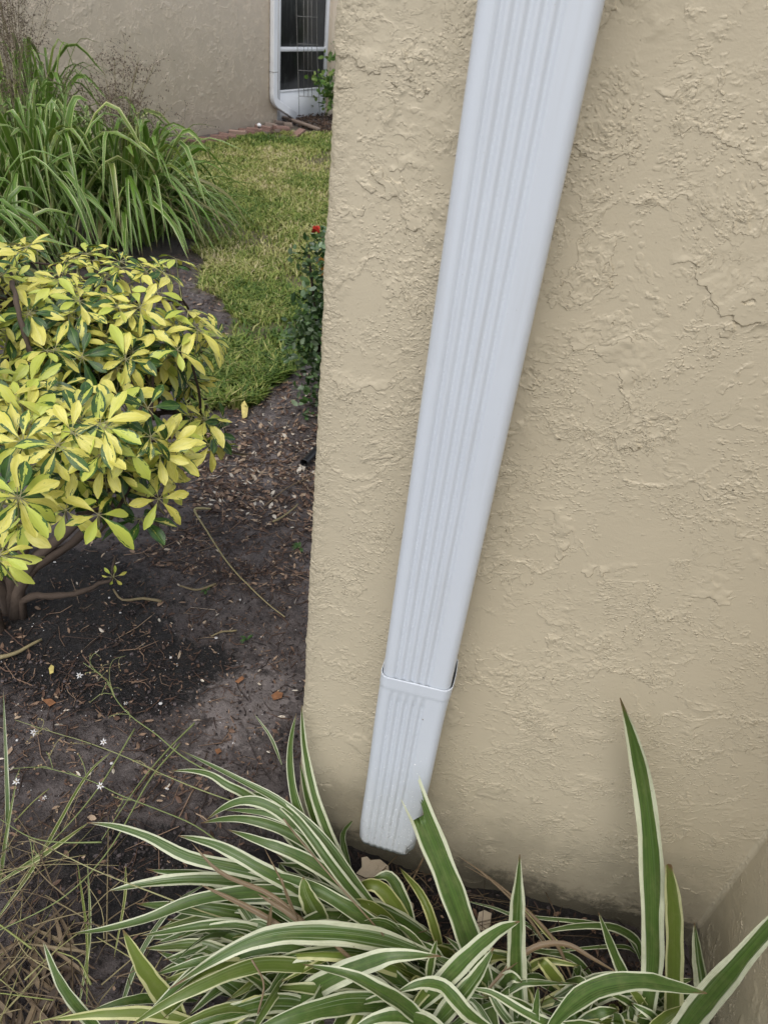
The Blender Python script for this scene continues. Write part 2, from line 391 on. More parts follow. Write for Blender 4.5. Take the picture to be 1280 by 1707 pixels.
def schef_mat():
    n = N("variegated_rosette_leaf"); a = n.attr('bl').outputs['Vector']; k = n.attr('k').outputs['Fac']
    u, v, r = n.sep(a)
    t = n.math('ABSOLUTE', n.math('SUBTRACT', n.math('MULTIPLY', u, 2), 1))
    nz = n.noise(n.comb(n.math('MULTIPLY', u, 2.6), n.math('MULTIPLY', v, 1.8), n.math('MULTIPLY', r, 83)), 1.3, 4, .65)
    # yellow spreads from the midrib outwards; the margin and splashes stay green
    e = n.math('ADD', n.math('MULTIPLY', t, .50), n.math('MULTIPLY', n.math('SUBTRACT', nz, .5), 1.7))
    e = n.math('ADD', e, n.math('SUBTRACT', n.math('MULTIPLY', k, 1.15), .28))
    gm = n.ramp(e, .40, .47)
    vein = n.nd('ShaderNodeTexWave', wave_type='BANDS'); n.L(n.comb(n.math('ADD', v, n.math('MULTIPLY', t, -.35)), 0., 0.), vein.inputs[0]); vein.inputs['Scale'].default_value = 4.5
    yl = n.mix(n.ramp(nz, .3, .7), (.66, .62, .11), (.82, .76, .20))
    rr = n.math('FRACT', n.math('MULTIPLY', r, 7.3))
    yl = n.mix(n.ramp(rr, .55, .8, 0, .8), yl, (.50, .60, .09))
    gr = n.mix(n.ramp(nz, .35, .65), (.020, .060, .016), (.07, .15, .028))
    c = n.mix(gm, yl, gr)
    c = n.mix(n.ramp(t, .07, .0, 0, .35), c, (.45, .50, .18))
    nm = n.bump(n.math('ADD', vein.outputs['Fac'], n.ramp(t, .15, 0)), .3, .0008)
    b = n.bsdf(c, .27, .55, nm)
    tr = n.nd('ShaderNodeBsdfTranslucent'); n.L(n.mix(.6, c, (.6, .6, .1), 'MULTIPLY'), tr.inputs[0])
    mx = n.nd('ShaderNodeMixShader'); mx.inputs[0].default_value = .22; n.L(b, mx.inputs[1]); n.L(tr.outputs[0], mx.inputs[2])
    return n.done(mx.outputs[0])
M_schef = schef_mat()
M_dark = ramp_k("small_glossy_leaf", [(0, (.022, .055, .016)), (.5, (.06, .12, .03)), (.8, (.13, .20, .09)), (1, (.28, .36, .24))], .28, .6, .15)
M_vine = ramp_k("vine_leaf", [(0, (.04, .10, .02)), (.6, (.12, .22, .04)), (1, (.25, .33, .08))], .4, .4, .25)
M_brick = ramp_k("weathered_brick", [(0, (.17, .10, .08)), (.5, (.28, .18, .145)), (1, (.36, .25, .20))], .85, .2, bump=.004)
M_wood = ramp_k("grey_wood", [(0, (.12, .09, .07)), (1, (.27, .21, .17))], .8, .2, bump=.002)
M_mulch = ramp_k("bark_mulch", [(0, (.022, .014, .01)), (.6, (.07, .042, .028)), (1, (.14, .09, .06))], .75, .3)
M_wire = plain("dull_wire", (.22, .21, .19), .5, .5, .1)
M_blackpl = plain("black_plastic_pipe", (.018, .018, .02), .38, .5, .1, 40, .001)
M_chip = stucco("stucco_flake", (.40, .33, .235), scale=1.3, stain=False, displace=False)
M_red = plain("red_petal", (.55, .05, .03), .5, .3, .1, 40)
M_orange = plain("orange_leaf", (.55, .27, .06), .5, .3, .1, 40)
def screen_mat():
    n = N("dark_insect_screen"); o = n.obj()
    f = n.noise(n.vmul(o, (3.0, 3.0, .6)), 5, 5, .7, 1.2)
    c = n.mix(n.ramp(f, .5, .72), (.018, .02, .02), (.055, .06, .055))
    return n.done(n.bsdf(c, .28, .35))
M_screen = screen_mat()

# ------------------------------------------------------------------ ground
LAWN_PX = [(322, 236), (470, 222), (600, 222), (620, 300), (600, 400), (560, 560), (505, 596), (470, 622), (436, 640), (408, 668), (366, 688), (335, 700), (300, 690), (330, 620), (375, 560), (372, 515), (344, 470), (338, 430), (310, 400), (200, 330), (250, 250)]
LAWN = [tuple(G(*p)[:2]) for p in LAWN_PX]
def axis(lo, hi, step, far_lo, far_hi, n=34):
    a = np.arange(lo, hi, step)
    g = np.geomspace(step * 2, 1, n); 
    right = hi + (np.geomspace(1, 1 + (far_hi - hi) / .05, n) - 1) * .05
    left = lo - (np.geomspace(1, 1 + (lo - far_lo) / .05, n)[1:] - 1) * .05
    return np.concatenate([left[::-1], a, right])
gx = axis(-2.1, .7, .0085, -90, 60); gy = axis(.2, 3.2, .0095, -60, 130)
GX, GY = np.meshgrid(gx, gy)
GZ = ground_h(GX, GY)
# crumbs of soil
crumb = np.clip(fbm(GX, GY, 55, 3, 31) * 3, 0, 1) * .009 + np.clip(fbm(GX, GY, 16, 4, 77) * 2.4 - .1, 0, 1) * .012
GZ = GZ + crumb * np.clip((4 - GY) / 1, 0, 1)
nx, ny = len(gx), len(gy)
idx = np.arange(nx * ny).reshape(ny, nx)
faces = np.stack([idx[:-1, :-1], idx[:-1, 1:], idx[1:, 1:], idx[1:, :-1]], -1).reshape(-1, 4)
lawnm = inpoly(GX + fbm(GX, GY, 5, 4, 3) * .25, GY + fbm(GX, GY, 5, 4, 4) * .25, LAWN).astype(float)
lawnm = np.maximum(lawnm, ((GY > 12) | (GX < -6)).astype(float))
def blob(u, v, rx, ry, s=1.):
    c = G(u, v); return s * np.exp(-(((GX - c[0]) / rx) ** 2 + ((GY - c[1]) / ry) ** 2))
sand = blob(400, 1190, .13, .13) + blob(440, 1150, .1, .1, .6) + blob(455, 780, .16, .22, .8) + blob(350, 470, .16, .35, 1.) + blob(480, 650, .2, .25, .55) \
    + blob(270, 960, .16, .12, .45) + blob(500, 950, .12, .3, .5) + blob(440, 700, .15, .2, .4) + blob(250, 1290, .25, .1, .35) + blob(330, 800, .2, .2, .45)
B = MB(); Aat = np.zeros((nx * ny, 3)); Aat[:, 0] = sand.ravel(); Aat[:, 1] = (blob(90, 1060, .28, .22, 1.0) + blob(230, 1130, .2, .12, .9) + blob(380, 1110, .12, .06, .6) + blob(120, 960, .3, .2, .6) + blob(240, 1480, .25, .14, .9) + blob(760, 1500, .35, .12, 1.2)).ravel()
B.add(np.stack([GX, GY, GZ], -1).reshape(-1, 3), [], Aat, lawnm.ravel()); B.f = faces.tolist()
ground = B.build("ground", M_ground); ground['kind'] = 'structure'

# ------------------------------------------------------------------ the house wall in front
def wall_profile():
    r = .012; pts = []
    def seg(a, b, step):
        n_ = max(1, int(round(math.dist(a, b) / step)))
        for i in range(n_): pts.append((a[0] + (b[0] - a[0]) * i / n_, a[1] + (b[1] - a[1]) * i / n_))
    XR, XL = .58, -.228
    seg((2.6, .22), (1.0, .22), .2); seg((1.0, .22), (XR + r, .22), .02)
    for a in np.linspace(90, 180, 6)[:-1]: pts.append((XR + r + r * math.cos(math.radians(a)), .22 + r - r * math.sin(math.radians(a))))
    seg((XR, .22 + r), (XR, DW - .004), .0035)
    seg((XR - .004, DW), (XL + r, DW), .0028)
    for a in np.linspace(270, 180, 8)[:-1]: pts.append((XL + r + r * math.cos(math.radians(a)), DW + r + r * math.sin(math.radians(a))))
    seg((XL, DW + r), (XL, DW + .08), .004); seg((XL, DW + .08), (XL, 1.6), .02); seg((XL, 1.6), (2.6, 1.6), .1); seg((2.6, 1.6), (2.6, .22), .2); pts.append((2.6, .22))
    return np.array(pts)
prof = wall_profile()
zs = np.concatenate([np.arange(-.08, 1.62, .0030), np.linspace(1.62, 2.75, 50)])
V = np.zeros((len(zs), len(prof), 3)); V[..., :2] = prof[None]; V[..., 2] = zs[:, None]
ii = np.arange(len(zs) * len(prof)).reshape(len(zs), len(prof))
wf = np.stack([ii[:-1, :-1], ii[1:, :-1], ii[1:, 1:], ii[:-1, 1:]], -1).reshape(-1, 4)
house = empty("stucco_house", (.2, DW, 0), label="tan house wing with rough trowelled stucco behind the large white downspout", cat="house")
B = MB(); B.add(V.reshape(-1, 3), []); B.f = wf.tolist(); B.build("wall", M_wall, house)

# ------------------------------------------------------------------ the downspout
def spout_section(w_, d_, r, ribs, depth, lobes=5, rw=.0122):
    """closed outline, front face at y=0 towards -y, x from 0..w_, back at y=d_"""
    pts = []
    xs = np.linspace(r, w_ - r, 120)
    f0 = w_ * .145
    for x in xs:
        y = 0.
        if ribs:
            t = (x - f0) / rw
            if 0 < t < lobes: y = depth * (.5 - .5 * math.cos(2 * math.pi * t)) ** 1.15
        pts.append((x, y))
    for a in np.linspace(-90, 0, 9)[1:]: pts.append((w_ - r + r * math.cos(math.radians(a)), r + r * math.sin(math.radians(a))))
    for y in np.linspace(r, d_ - r, 14)[1:]: pts.append((w_, y))
    for a in np.linspace(0, 90, 7)[1:]: pts.append((w_ - r + r * math.cos(math.radians(a)), d_ - r + r * math.sin(math.radians(a))))
    for x in np.linspace(w_ - r, r, 10)[1:]: pts.append((x, d_))
    for a in np.linspace(90, 180, 7)[1:]: pts.append((r + r * math.cos(math.radians(a)), d_ - r + r * math.sin(math.radians(a))))
    for y in np.linspace(d_ - r, r, 14)[1:]: pts.append((0, y))
    for a in np.linspace(180, 270, 9)[1:-1]: pts.append((r + r * math.cos(math.radians(a)), r + r * math.sin(math.radians(a))))
    return np.array(pts)
def loft(B, rings, inner=True, th=.0012):
    """rings: list of (n,3). outer skin, plus an inner skin and rims so the pipe is hollow"""
    R_ = np.array(rings); m, n_ = R_.shape[:2]
    q = np.arange(m * n_).reshape(m, n_)
    f_ = [(q[i, j], q[i, (j + 1) % n_], q[i + 1, (j + 1) % n_], q[i + 1, j]) for i in range(m - 1) for j in range(n_)]
    B.add(R_.reshape(-1, 3), f_)
    if inner:
        C = R_.mean(axis=1, keepdims=True); d = C - R_; d = d / (np.linalg.norm(d, axis=-1, keepdims=True))
        I = R_ + d * th
        f2 = [(q[i + 1, j], q[i + 1, (j + 1) % n_], q[i, (j + 1) % n_], q[i, j]) for i in range(m - 1) for j in range(n_)]
        B.add(I.reshape(-1, 3), f2)
        b0 = B.n - 2 * m * n_; b1 = B.n - m * n_
        for row in (0, m - 1):
            for j in range(n_):
                a, b_ = q[row, j], q[row, (j + 1) % n_]
                t4 = (b0 + a, b1 + a, b1 + b_, b0 + b_)
                B.f.append(tuple(int(x) for x in (t4 if row == 0 else t4[::-1])))
PX0, PY0 = -.088, .733
spout = empty("downspout", (PX0 + .05, PY0 + .04, .16), label="large white ribbed metal downspout in the foreground, strapped flat against the tan stucco wall", cat="downspout")
SEAM = float(WY(700, 1140, PY0)[2])
up = spout_section(.104, .076, .0125, True, .0028)
zz = np.linspace(SEAM - .05, 2.75, 60)
B = MB(); loft(B, [np.column_stack([PX0 + up[:, 0], PY0 + up[:, 1], np.full(len(up), z)]) for z in zz]); B.build("upper_pipe", M_pipe, spout)
# lower sleeve: ribs die out into a plain flared collar
lo_r = spout_section(.1075, .077, .0130, True, .0030); lo_p = spout_section(.1075, .077, .0130, False, 0)
rings = []
zl = list(np.linspace(.168, SEAM - .055, 44)) + list(np.linspace(SEAM - .052, SEAM - .026, 10)) + list(np.linspace(SEAM - .0235, SEAM, 9))
ZB = .168
for z in zl:
    t = np.clip((z - (SEAM - .052)) / .026, 0, 1)
    t = max(t, .65 * float(np.clip((ZB + .03 - z) / .03, 0, 1))); s = lo_r * (1 - t) + lo_p * t
    fl = .0006 * np.clip((z - (SEAM - .027)) / .004, 0, 1)
    c = np.array([.055, .039]); s2 = s + np.sign(s - c) * fl * (np.abs(s - c) > np.array([.03, .02]))
    x = PX0 - .0022 + s2[:, 0]; y = PY0 - .0016 + s2[:, 1]
    # bulge on the loose right side of the collar
    if z > SEAM - .05:
        side = (s[:, 0] > .106)
        x = x + side * .0026 * np.sin(np.pi * np.clip(s[:, 1] / .078, 0, 1)) * np.clip((z - SEAM + .05) / .05, 0, 1)
    zz_ = np.full(len(s), z)
    e = np.clip((ZB + .05 - z) / .05, 0, 1)          # ragged, dented lower end
    cut = .0008 * np.sin(s[:, 0] * 70) - .10 * np.clip(s[:, 0], 0, .11) * .1
    zz_ = zz_ + e * cut
    dent = np.exp(-(((s[:, 0] - .1075) / .012) ** 2 + ((s[:, 1]) / .016) ** 2)) * np.exp(-((z - ZB - .012) / .018) ** 2)
    x = x - dent * .011; y = y + dent * .010
    dl = np.exp(-(((s[:, 0]) / .012) ** 2 + ((s[:, 1]) / .014) ** 2)) * e
    x = x + dl * .004; zz_ = zz_ + dl * .006
    wv = .0012 * math.sin(z * 21)
    rings.append(np.column_stack([x + wv * .3, y, zz_]))
B = MB(); loft(B, rings); low = B.build("lower_pipe", M_pipe, spout)
# crust of hard-water specks near the outlet
B = MB()
ico = [(0, 0, 1), (.894, 0, .447), (.276, .851, .447), (-.724, .526, .447), (-.724, -.526, .447), (.276, -.851, .447), (.724, .526, -.447), (-.276, .851, -.447), (-.894, 0, -.447), (-.276, -.851, -.447), (.724, -.526, -.447), (0, 0, -1)]
icof = [(0, 1, 2), (0, 2, 3), (0, 3, 4), (0, 4, 5), (0, 5, 1), (1, 6, 2), (2, 7, 3), (3, 8, 4), (4, 9, 5), (5, 10, 1), (6, 7, 2), (7, 8, 3), (8, 9, 4), (9, 10, 5), (10, 6, 1), (11, 7, 6), (11, 8, 7), (11, 9, 8), (11, 10, 9), (11, 6, 10)]
for i in range(420):
    t = rng.beta(1.1, 3.2); z = ZB + .004 + t * .36
    xx = rng.uniform(.008, .100) if rng.random() > .25 else rng.normal(.060, .015)
    yv = float(np.interp(xx, lo_r[:120, 0], lo_r[:120, 1]))
    s = rng.uniform(.0003, .0008) * (1 if rng.random() > .08 else 1.5)
    B.add(np.array(ico) * [s, s * .6, s] + [PX0 - .0022 + xx, PY0 - .0016 + yv, z], icof)
drops = B.build("water_droplet", M_drop, spout); drops['kind'] = 'stuff'
B = MB(); B.add(np.array(ico) * [.0016, .0012, .0012] + [PX0 + .073, PY0 - .0018, SEAM - .075], icof); B.build('screw', M_wire, spout)
# wall strap, mostly hidden behind the pipe
B = MB()
for zc in (2.0,):
    ring = spout_section(.110, .083, .010, False, 0)
    loft(B, [np.column_stack([PX0 - .003 + ring[:, 0], PY0 - .003 + ring[:, 1], np.full(len(ring), z)]) for z in (zc, zc + .03)])
B.build("strap", M_pipe, spout)

# ------------------------------------------------------------------ neighbouring house
FA = G(464, 203); FD = np.array([math.sin(math.radians(13.7)), math.cos(math.radians(13.7)), 0.]); FN = np.array([FD[1], -FD[0], 0])
def FP(s, z, out=0.): return FA + FD * s + FN * out + np.array([0, 0, z])
def FX(u, v, out=0.):
    r = ray(u, v); a = FA + FN * out; t = ((a - CAMP) @ FN) / (r @ FN); p = CAMP + r * t
    return (p - a) @ FD, p[2]
AX = np.array([FD, FN, [0, 0, 1]])
FW = .11     # wall face stands proud of the screen plane
nh = empty("neighbour_house", FP(0, 0), label="neighbouring tan stucco house with a white framed screen panel, across the lawn", cat="house")
def fbox(B, s0, s1, z0, z1, o0, o1, bev=0., **k):
    box(B, FP((s0 + s1) / 2, (z0 + z1) / 2, (o0 + o1) / 2), abs(s1 - s0), abs(o1 - o0), z1 - z0, ax=AX, bev=bev, **k)
B = MB(); fbox(B, -12, FX(463, 100, FW)[0], -.3, 3.0, -.2, FW, .004); B.build("wall", M_far, nh)
B = MB(); fbox(B, 1.19, 6, -.3, 3.0, -.2, FW - .05, .004); B.build("wall", M_far, nh)
B = MB(); fbox(B, -.03, 1.19, 2.35, 3.0, -.2, FW - .003, .004); B.build("wall", M_far, nh)
scr = empty("screen_panel", (0, 0, 0)); scr.parent = nh
scr['label'] = "white framed insect screen above a white kick panel"
def sub(B, name, mat):
    V_ = None
    o = B.build(name, mat, None); 
    o.data.transform(Matrix.Translation(-Vector(nh.location)))
    o.parent = scr; return o
B = MB(); fbox(B, -.01, 1.17, .34, 2.33, -.03, -.024); sub(B, "screen", M_screen)
B = MB(); fbox(B, -.005, 1.165, .0, .34, -.028, .0, .003); sub(B, "kick_panel", M_white)
B = MB()
fbox(B, -.03, .02, -.05, 2.35, -.04, .012, .003); fbox(B, 1.14, 1.19, -.05, 2.35, -.04, .012, .003)
fbox(B, .02, 1.14, .775, .822, -.038, .009, .003); fbox(B, .02, 1.14, .33, .352, -.038, .007, .003); fbox(B, .02, 1.14, 2.30, 2.35, -.038, .009, .003)
sub(B, "frame", M_white)

fs = empty("downspout", FP(-.14, .2, FW + .04), label="slim white downspout with an elbow foot, beside the dark screen across the lawn", cat="downspout")
s_, z_ = FX(456.5, 172, FW + .04); e_, ez = FX(491, 193, FW + .04)
pw, pd = .090, .062
B = MB()
path = [(s_, 2.9), (s_, z_ + .35), (s_, z_ + .13), (s_ + .008, z_ + .07), (s_ + .05, z_ + .03), (s_ + .11, z_ + .0)]
rings = []
pth = [(s_, 2.9), (s_, 1.4), (s_, z_ + .10), (s_ + .006, z_ + .05), (s_ + .03, z_ + .015), (s_ + .07, z_ - .01)]
dirv = unit([e_ - pth[-1][0], ez - pth[-1][1]])
L_ = math.dist((e_, ez), pth[-1])
pth += [(pth[-1][0] + dirv[0] * L_ * .5, pth[-1][1] + dirv[1] * L_ * .5), (e_, ez)]
pth = np.array(pth); tn = norm(np.gradient(pth, axis=0))
sec = spout_section(pw, pd, .008, False, 0)[::4]
for (a, b), t in zip(pth, tn):
    nrm = np.array([-t[1], t[0]])
    rings.append([FP(a + nrm[0] * (q[0] - pw / 2), b + nrm[1] * (q[0] - pw / 2), FW + .005 + pd - q[1]) for q in sec])
# rings run with the section across the pipe's own direction
loft(B, rings); B.build("pipe", M_white, fs)
B = MB(); fbox(B, s_ - pw / 2 - .003, s_ + pw / 2 + .003, z_ + .33, z_ + .336, FW + .004, FW + .005 + pd + .002, .001); B.build("joint_band", M_wire, fs)

# wire trellis
tr = empty("wire_trellis", FP(.79, 0, .12), label="thin wire garden trellis standing in mulch before the dark screen", cat="trellis")
B = MB()
o_ = .12
def fx(u, v): return FX(u, v, o_)
lft = [(499, 196), (497, 120), (495, 50), (494, 0), (493, -60)]; rgt = [(533, 192), (530, 120), (528, 50), (528, 0), (527, -60)]
for ln in (lft, rgt): tube(B, cr([FP(*fx(*p), o_) for p in ln], 12), .0042, 5)
for u0, v0, v1 in ((506, 8, 160), (513, 30, 163), (519, 10, 161)): tube(B, [FP(*fx(u0, v0 - 60), o_), FP(*fx(u0 + 1, v1), o_)], .0036, 5)
for vv in (27, 73, 117, 160): tube(B, [FP(*fx(495 + vv / 60, vv), o_ + .003), FP(*fx(529 + vv / 80, vv + 2), o_ + .003)], .0036, 5)
B.build("wire_frame", M_wire, tr)

def small_leaves(B, pts, size, up=.6, seed=0, kk=None):
    r_ = np.random.default_rng(seed)
    for p in pts:
        d = unit(r_.normal(size=3) * [1, 1, .7] + [0, 0, .1]); nn = unit(np.cross(d, r_.normal(size=3)) + [0, 0, up]); s = unit(np.cross(d, nn))
        L_ = size * r_.uniform(.6, 1.25); w_ = L_ * .3; nn = np.cross(s, d)
        q = [p, p + d * L_ * .3 + s * w_ * .9, p + d * L_ * .72 + s * w_ * .75, p + d * L_ - nn * L_ * .08, p + d * L_ * .72 - s * w_ * .75, p + d * L_ * .3 - s * w_ * .9, p + d * L_ * .35 - nn * L_ * .06, p + d * L_ * .72 - nn * L_ * .09]
        rr = r_.random()
        B.add(q, [(0, 1, 6), (1, 2, 7, 6), (2, 3, 7), (3, 4, 7), (4, 5, 6, 7), (5, 0, 6)], [(0, 0, rr)] * 8)

vine = empty("climbing_plant", FP(1.12, 0, .2), label="leafy green climber beside the screen, reaching out past the wall corner", cat="climbing plant")
B = MB(); r_ = np.random.default_rng(3); pts = []
for (u, v, s) in ((547, 130, .10), (543, 145, .10), (533, 136, .06), (551, 155, .08), (556, 100, .05), (546, 176, .04), (560, 120, .12), (565, 150, .15), (570, 90, .12), (548, 160, .05)):
    s0, z0 = FX(u, v, .25)
    for _ in range(34): pts.append(FP(s0 + r_.normal() * s * .7, z0 + r_.normal() * s * .6, .25 + r_.normal() * .07))
small_leaves(B, pts, .075, .5, 5); B.build("foliage", M_vine, vine)
B = MB(); a_ = FX(556, 196, .22)
tube(B, cr([FP(a_[0], 0, .22), FP(a_[0] - .02, .3, .24), FP(a_[0] + .05, .7, .22), FP(a_[0], 1.1, .2)], 14), .008, 5, .3); B.build("stem", M_bark, vine)

# mulch bed at the foot of the screen, loose stones, stake, board, bricks
B = MB()
mb0 = [G(472, 207), G(540, 222), G(600, 224), G(600, 200), G(470, 198)]
cpt = G(525, 205)
for i in range(1500):
    while True:
        u, v = rng.uniform(465, 600), rng.uniform(190, 226)
        if v < 204 + (u - 470) * .30: break
    p = G(u, v); s = rng.uniform(.012, .04); ax = rng.normal(size=3); ax = unit(ax * [1, 1, .4]); b_ = unit(np.cross(ax, rng.normal(size=3))); c_ = np.cross(ax, b_)
    box(B, p + [0, 0, rng.uniform(.0, .05)], s, s * .4, s * .18, ax=np.array([ax, b_, c_]), rnd=rng.random())
mul = B.build("bark_mulch", M_mulch); tag(mul, "dark brown bark mulch heaped below the white kick panel", "mulch", kind='stuff')

def rough_block(name, c, sx, sy, sz, rz, mat, tilt=0., seed=0, **k):
    r_ = np.random.default_rng(seed); B = MB()
    ax = np.array([[math.cos(rz) * math.cos(tilt), math.sin(rz) * math.cos(tilt), math.sin(tilt)], [-math.sin(rz), math.cos(rz), 0], [0, 0, 1]]); ax[2] = np.cross(ax[0], ax[1])
    # subdivided box pushed about
    n_ = 5; V_ = []; F_ = []
    for axis_ in range(3):
        for sgn in (-1, 1):
            b0 = len(V_)
            for i in range(n_):
                for j in range(n_):
                    p = [0, 0, 0]; p[axis_] = sgn; p[(axis_ + 1) % 3] = -1 + 2 * i / (n_ - 1); p[(axis_ + 2) % 3] = -1 + 2 * j / (n_ - 1)
                    V_.append(p)
            for i in range(n_ - 1):
                for j in range(n_ - 1):
                    q = (b0 + i * n_ + j, b0 + (i + 1) * n_ + j, b0 + (i + 1) * n_ + j + 1, b0 + i * n_ + j + 1)
                    F_.append(q if sgn > 0 else q[::-1])
    V_ = np.array(V_, float)
    ln = np.linalg.norm(V_, axis=1, keepdims=True); V_ = V_ * (1 - .10 * np.clip(ln - 1.2, 0, 1))
    ph = r_.uniform(0, 6, 3); V_ = V_ + .06 * np.sin(V_[:, [1, 2, 0]] * 2.7 + ph) + .035 * np.sin(V_[:, [2, 0, 1]] * 6.1 + ph[::-1])
    V_ = V_ * [sx / 2, sy / 2, sz / 2] @ ax + np.asarray(c)
    B.add(V_, F_, np.column_stack([np.zeros(len(V_)), np.zeros(len(V_)), np.full(len(V_), r_.random())]))
    return tag(B.build(name, mat), **k)
edge_a, edge_b = G(318, 243), G(447, 216)
dirE = unit(edge_b - edge_a); angE = math.atan2(dirE[1], dirE[0])
ordn = ['partly under the strappy leaves', 'second', 'third', 'fourth', 'fifth', 'sixth', 'seventh', 'eighth', 'ninth', 'tenth', 'eleventh', 'twelfth', 'nearest the white round cap']
nb = int(np.linalg.norm(edge_b - edge_a) / .205)
nb = min(nb, 13)
words = ['second', 'third', 'fourth', 'fifth', 'sixth', 'seventh', 'eighth', 'ninth', 'tenth', 'eleventh', 'twelfth', 'thirteenth']
for i in range(nb):
    p = edge_a + dirE * (np.linalg.norm(edge_b - edge_a) * (i + .5) / nb)
    lab = ("weathered pink brick in the lawn edging, first from the clump of leaves" if i == 0 else
           "weathered pink brick in the lawn edging, last before the loose pieces" if i == nb - 1 else
           "weathered pink brick in the lawn edging, %s from the clump of leaves" % words[i - 1])
    rough_block("brick", p + [0, 0, .018] + rng.normal(size=3) * [.008, .008, .004], .19, .10 + 0 * i, .06, angE - math.radians(62) + rng.normal() * .06, M_brick, rng.normal() * .05, 10 + i, label=lab, cat="brick", group="bricks edging the lawn along the far wall")
loose = [((452, 213), .15, .10, .05, .4, "broken dark brick piece beside the white round cap"),
         ((463, 207), .18, .09, .05, 1.2, "dark flat stone leaning at the foot of the downspout elbow"),
         ((468, 217), .20, .10, .05, .9, "brown brick piece in the middle of the loose heap"),
         ((480, 211), .16, .11, .05, 2.0, "dark brown brick fragment under the thin board"),
         ((496, 226), .24, .09, .03, 1.35, "flat reddish stone slab lying on the lawn edge"),
         ((458, 222), .12, .07, .04, 2.5, "small dark stone at the lower edge of the loose heap")]
for i, (p, a, b_, c_, rz, lab) in enumerate(loose):
    rough_block("broken_brick", G(*p) + [0, 0, .02], a, b_, c_, rz, M_brick if i in (2, 4) else M_wood, rng.normal() * .12, 60 + i, label=lab, cat="broken brick", group="loose brick pieces by the far downspout")
a_, b_ = G(471, 201), G(531, 222)
B = MB(); mid = (a_ + b_) / 2; d_ = unit(b_ - a_); box(B, mid + [0, 0, .045], np.linalg.norm(b_ - a_), .06, .03, rz=math.atan2(d_[1], d_[0]), bev=.004, rnd=.6)
tag(B.build("wooden_board", M_wood), "narrow grey wooden board lying along the mulch edge", "board")
B = MB(); p = G(432, 221); tube(B, [p, p + [0, 0, .06]], .012, 8)
o1 = empty("garden_light", p, label="small white round cap on a short dark stake by the bricks", cat="garden light")
B.build("stake", M_blackpl, o1)
B = MB(); a = [(0., 0), (.022, .004), (.028, .018), (.022, .034), (.0001, .042)]
V_ = []; 
for rr, zz0 in a:
    for j in range(10): V_.append([max(rr, .0005) * math.cos(j * .6283), max(rr, .0005) * math.sin(j * .6283), .06 + zz0])
F_ = [(i * 10 + j, i * 10 + (j + 1) % 10, (i + 1) * 10 + (j + 1) % 10, (i + 1) * 10 + j) for i in range(4) for j in range(10)]
B.add(np.array(V_) + p, F_); B.build("cap", M_white, o1)

# ------------------------------------------------------------------ lawn
def grass(n_, poly, seed, hmin, hmax, wscale=1., dark=0.):
    r_ = np.random.default_rng(seed); P_ = np.array(poly)
    xs = r_.uniform(P_[:, 0].min(), P_[:, 0].max(), n_ * 4); ys = r_.uniform(P_[:, 1].min(), P_[:, 1].max(), n_ * 4)
    keep = inpoly(xs + fbm(xs, ys, 5, 4, 3) * .25, ys + fbm(xs, ys, 5, 4, 4) * .25, poly)
    dist = np.hypot(xs, ys); keep &= r_.random(len(xs)) < np.clip((3.4 / dist) ** 1.3, .12, 1)
    bare = fbm(xs, ys, 2.2, 4, 41); keep &= (r_.random(len(xs)) < np.clip(.8 + bare * 3.6, .08, 1))
    xs, ys = xs[keep][:n_], ys[keep][:n_]; m = len(xs)
    dist = np.hypot(xs, ys); z = ground_h(xs, ys)
    hgt = r_.uniform(hmin, hmax, m); ang = r_.uniform(0, 2 * np.pi, m); lean = r_.uniform(.2, 1.5, m) * hgt
    wd = r_.uniform(.0018, .0038, m) * (1 + dist * .10) * wscale
    base = np.stack([xs, ys, z - .004], -1); d = np.stack([np.cos(ang), np.sin(ang), 0 * ang], -1); s = np.stack([-np.sin(ang), np.cos(ang), 0 * ang], -1)
    upz = np.array([0, 0, 1.])
    p1 = base + d * (lean * .3)[:, None] + upz * (hgt * .65)[:, None]; p2 = base + d * lean[:, None] + upz * hgt[:, None] * .9
    Vv = np.stack([base - s * wd[:, None], base + s * wd[:, None], p1 + s * wd[:, None] * .8, p1 - s * wd[:, None] * .8, p2 + s * wd[:, None] * .15, p2 - s * wd[:, None] * .15], 1)
    i0 = np.arange(m)[:, None] * 6
    Fq = np.concatenate([i0 + [0, 1, 2, 3], i0 + [3, 2, 4, 5]], 0)
    patch = fbm(xs, ys, 1.6, 4, 19) * 1.3 + fbm(xs, ys, 9, 2, 29) * .5
    rnd = np.clip(.36 + patch + r_.normal(size=m) * .2 - dark + np.clip(dist - 3.2, 0, 3) * .02, 0, 1)
    A = np.zeros((m, 6, 3)); A[..., 2] = rnd[:, None]
    return Vv.reshape(-1, 3), Fq, A.reshape(-1, 3)
B = MB()
Vv, Fq, A = grass(150000, LAWN, 5, .02, .05); B.add(Vv, [], A); B.f += Fq.tolist()
# longer tufts at the near edge of the lawn
edge_poly = [tuple(G(*p)[:2]) for p in ((330, 600), (420, 560), (505, 570), (505, 600), (470, 630), (436, 650), (408, 676), (366, 696), (335, 700))]
Vv, Fq, A = grass(5000, edge_poly, 6, .03, .075, 1.4, .14); off = B.n; B.add(Vv, [], A); B.f += (Fq + off).tolist()
tag(B.build("lawn", M_grass), "mown yellowish green lawn between the houses", "grass", kind='stuff')

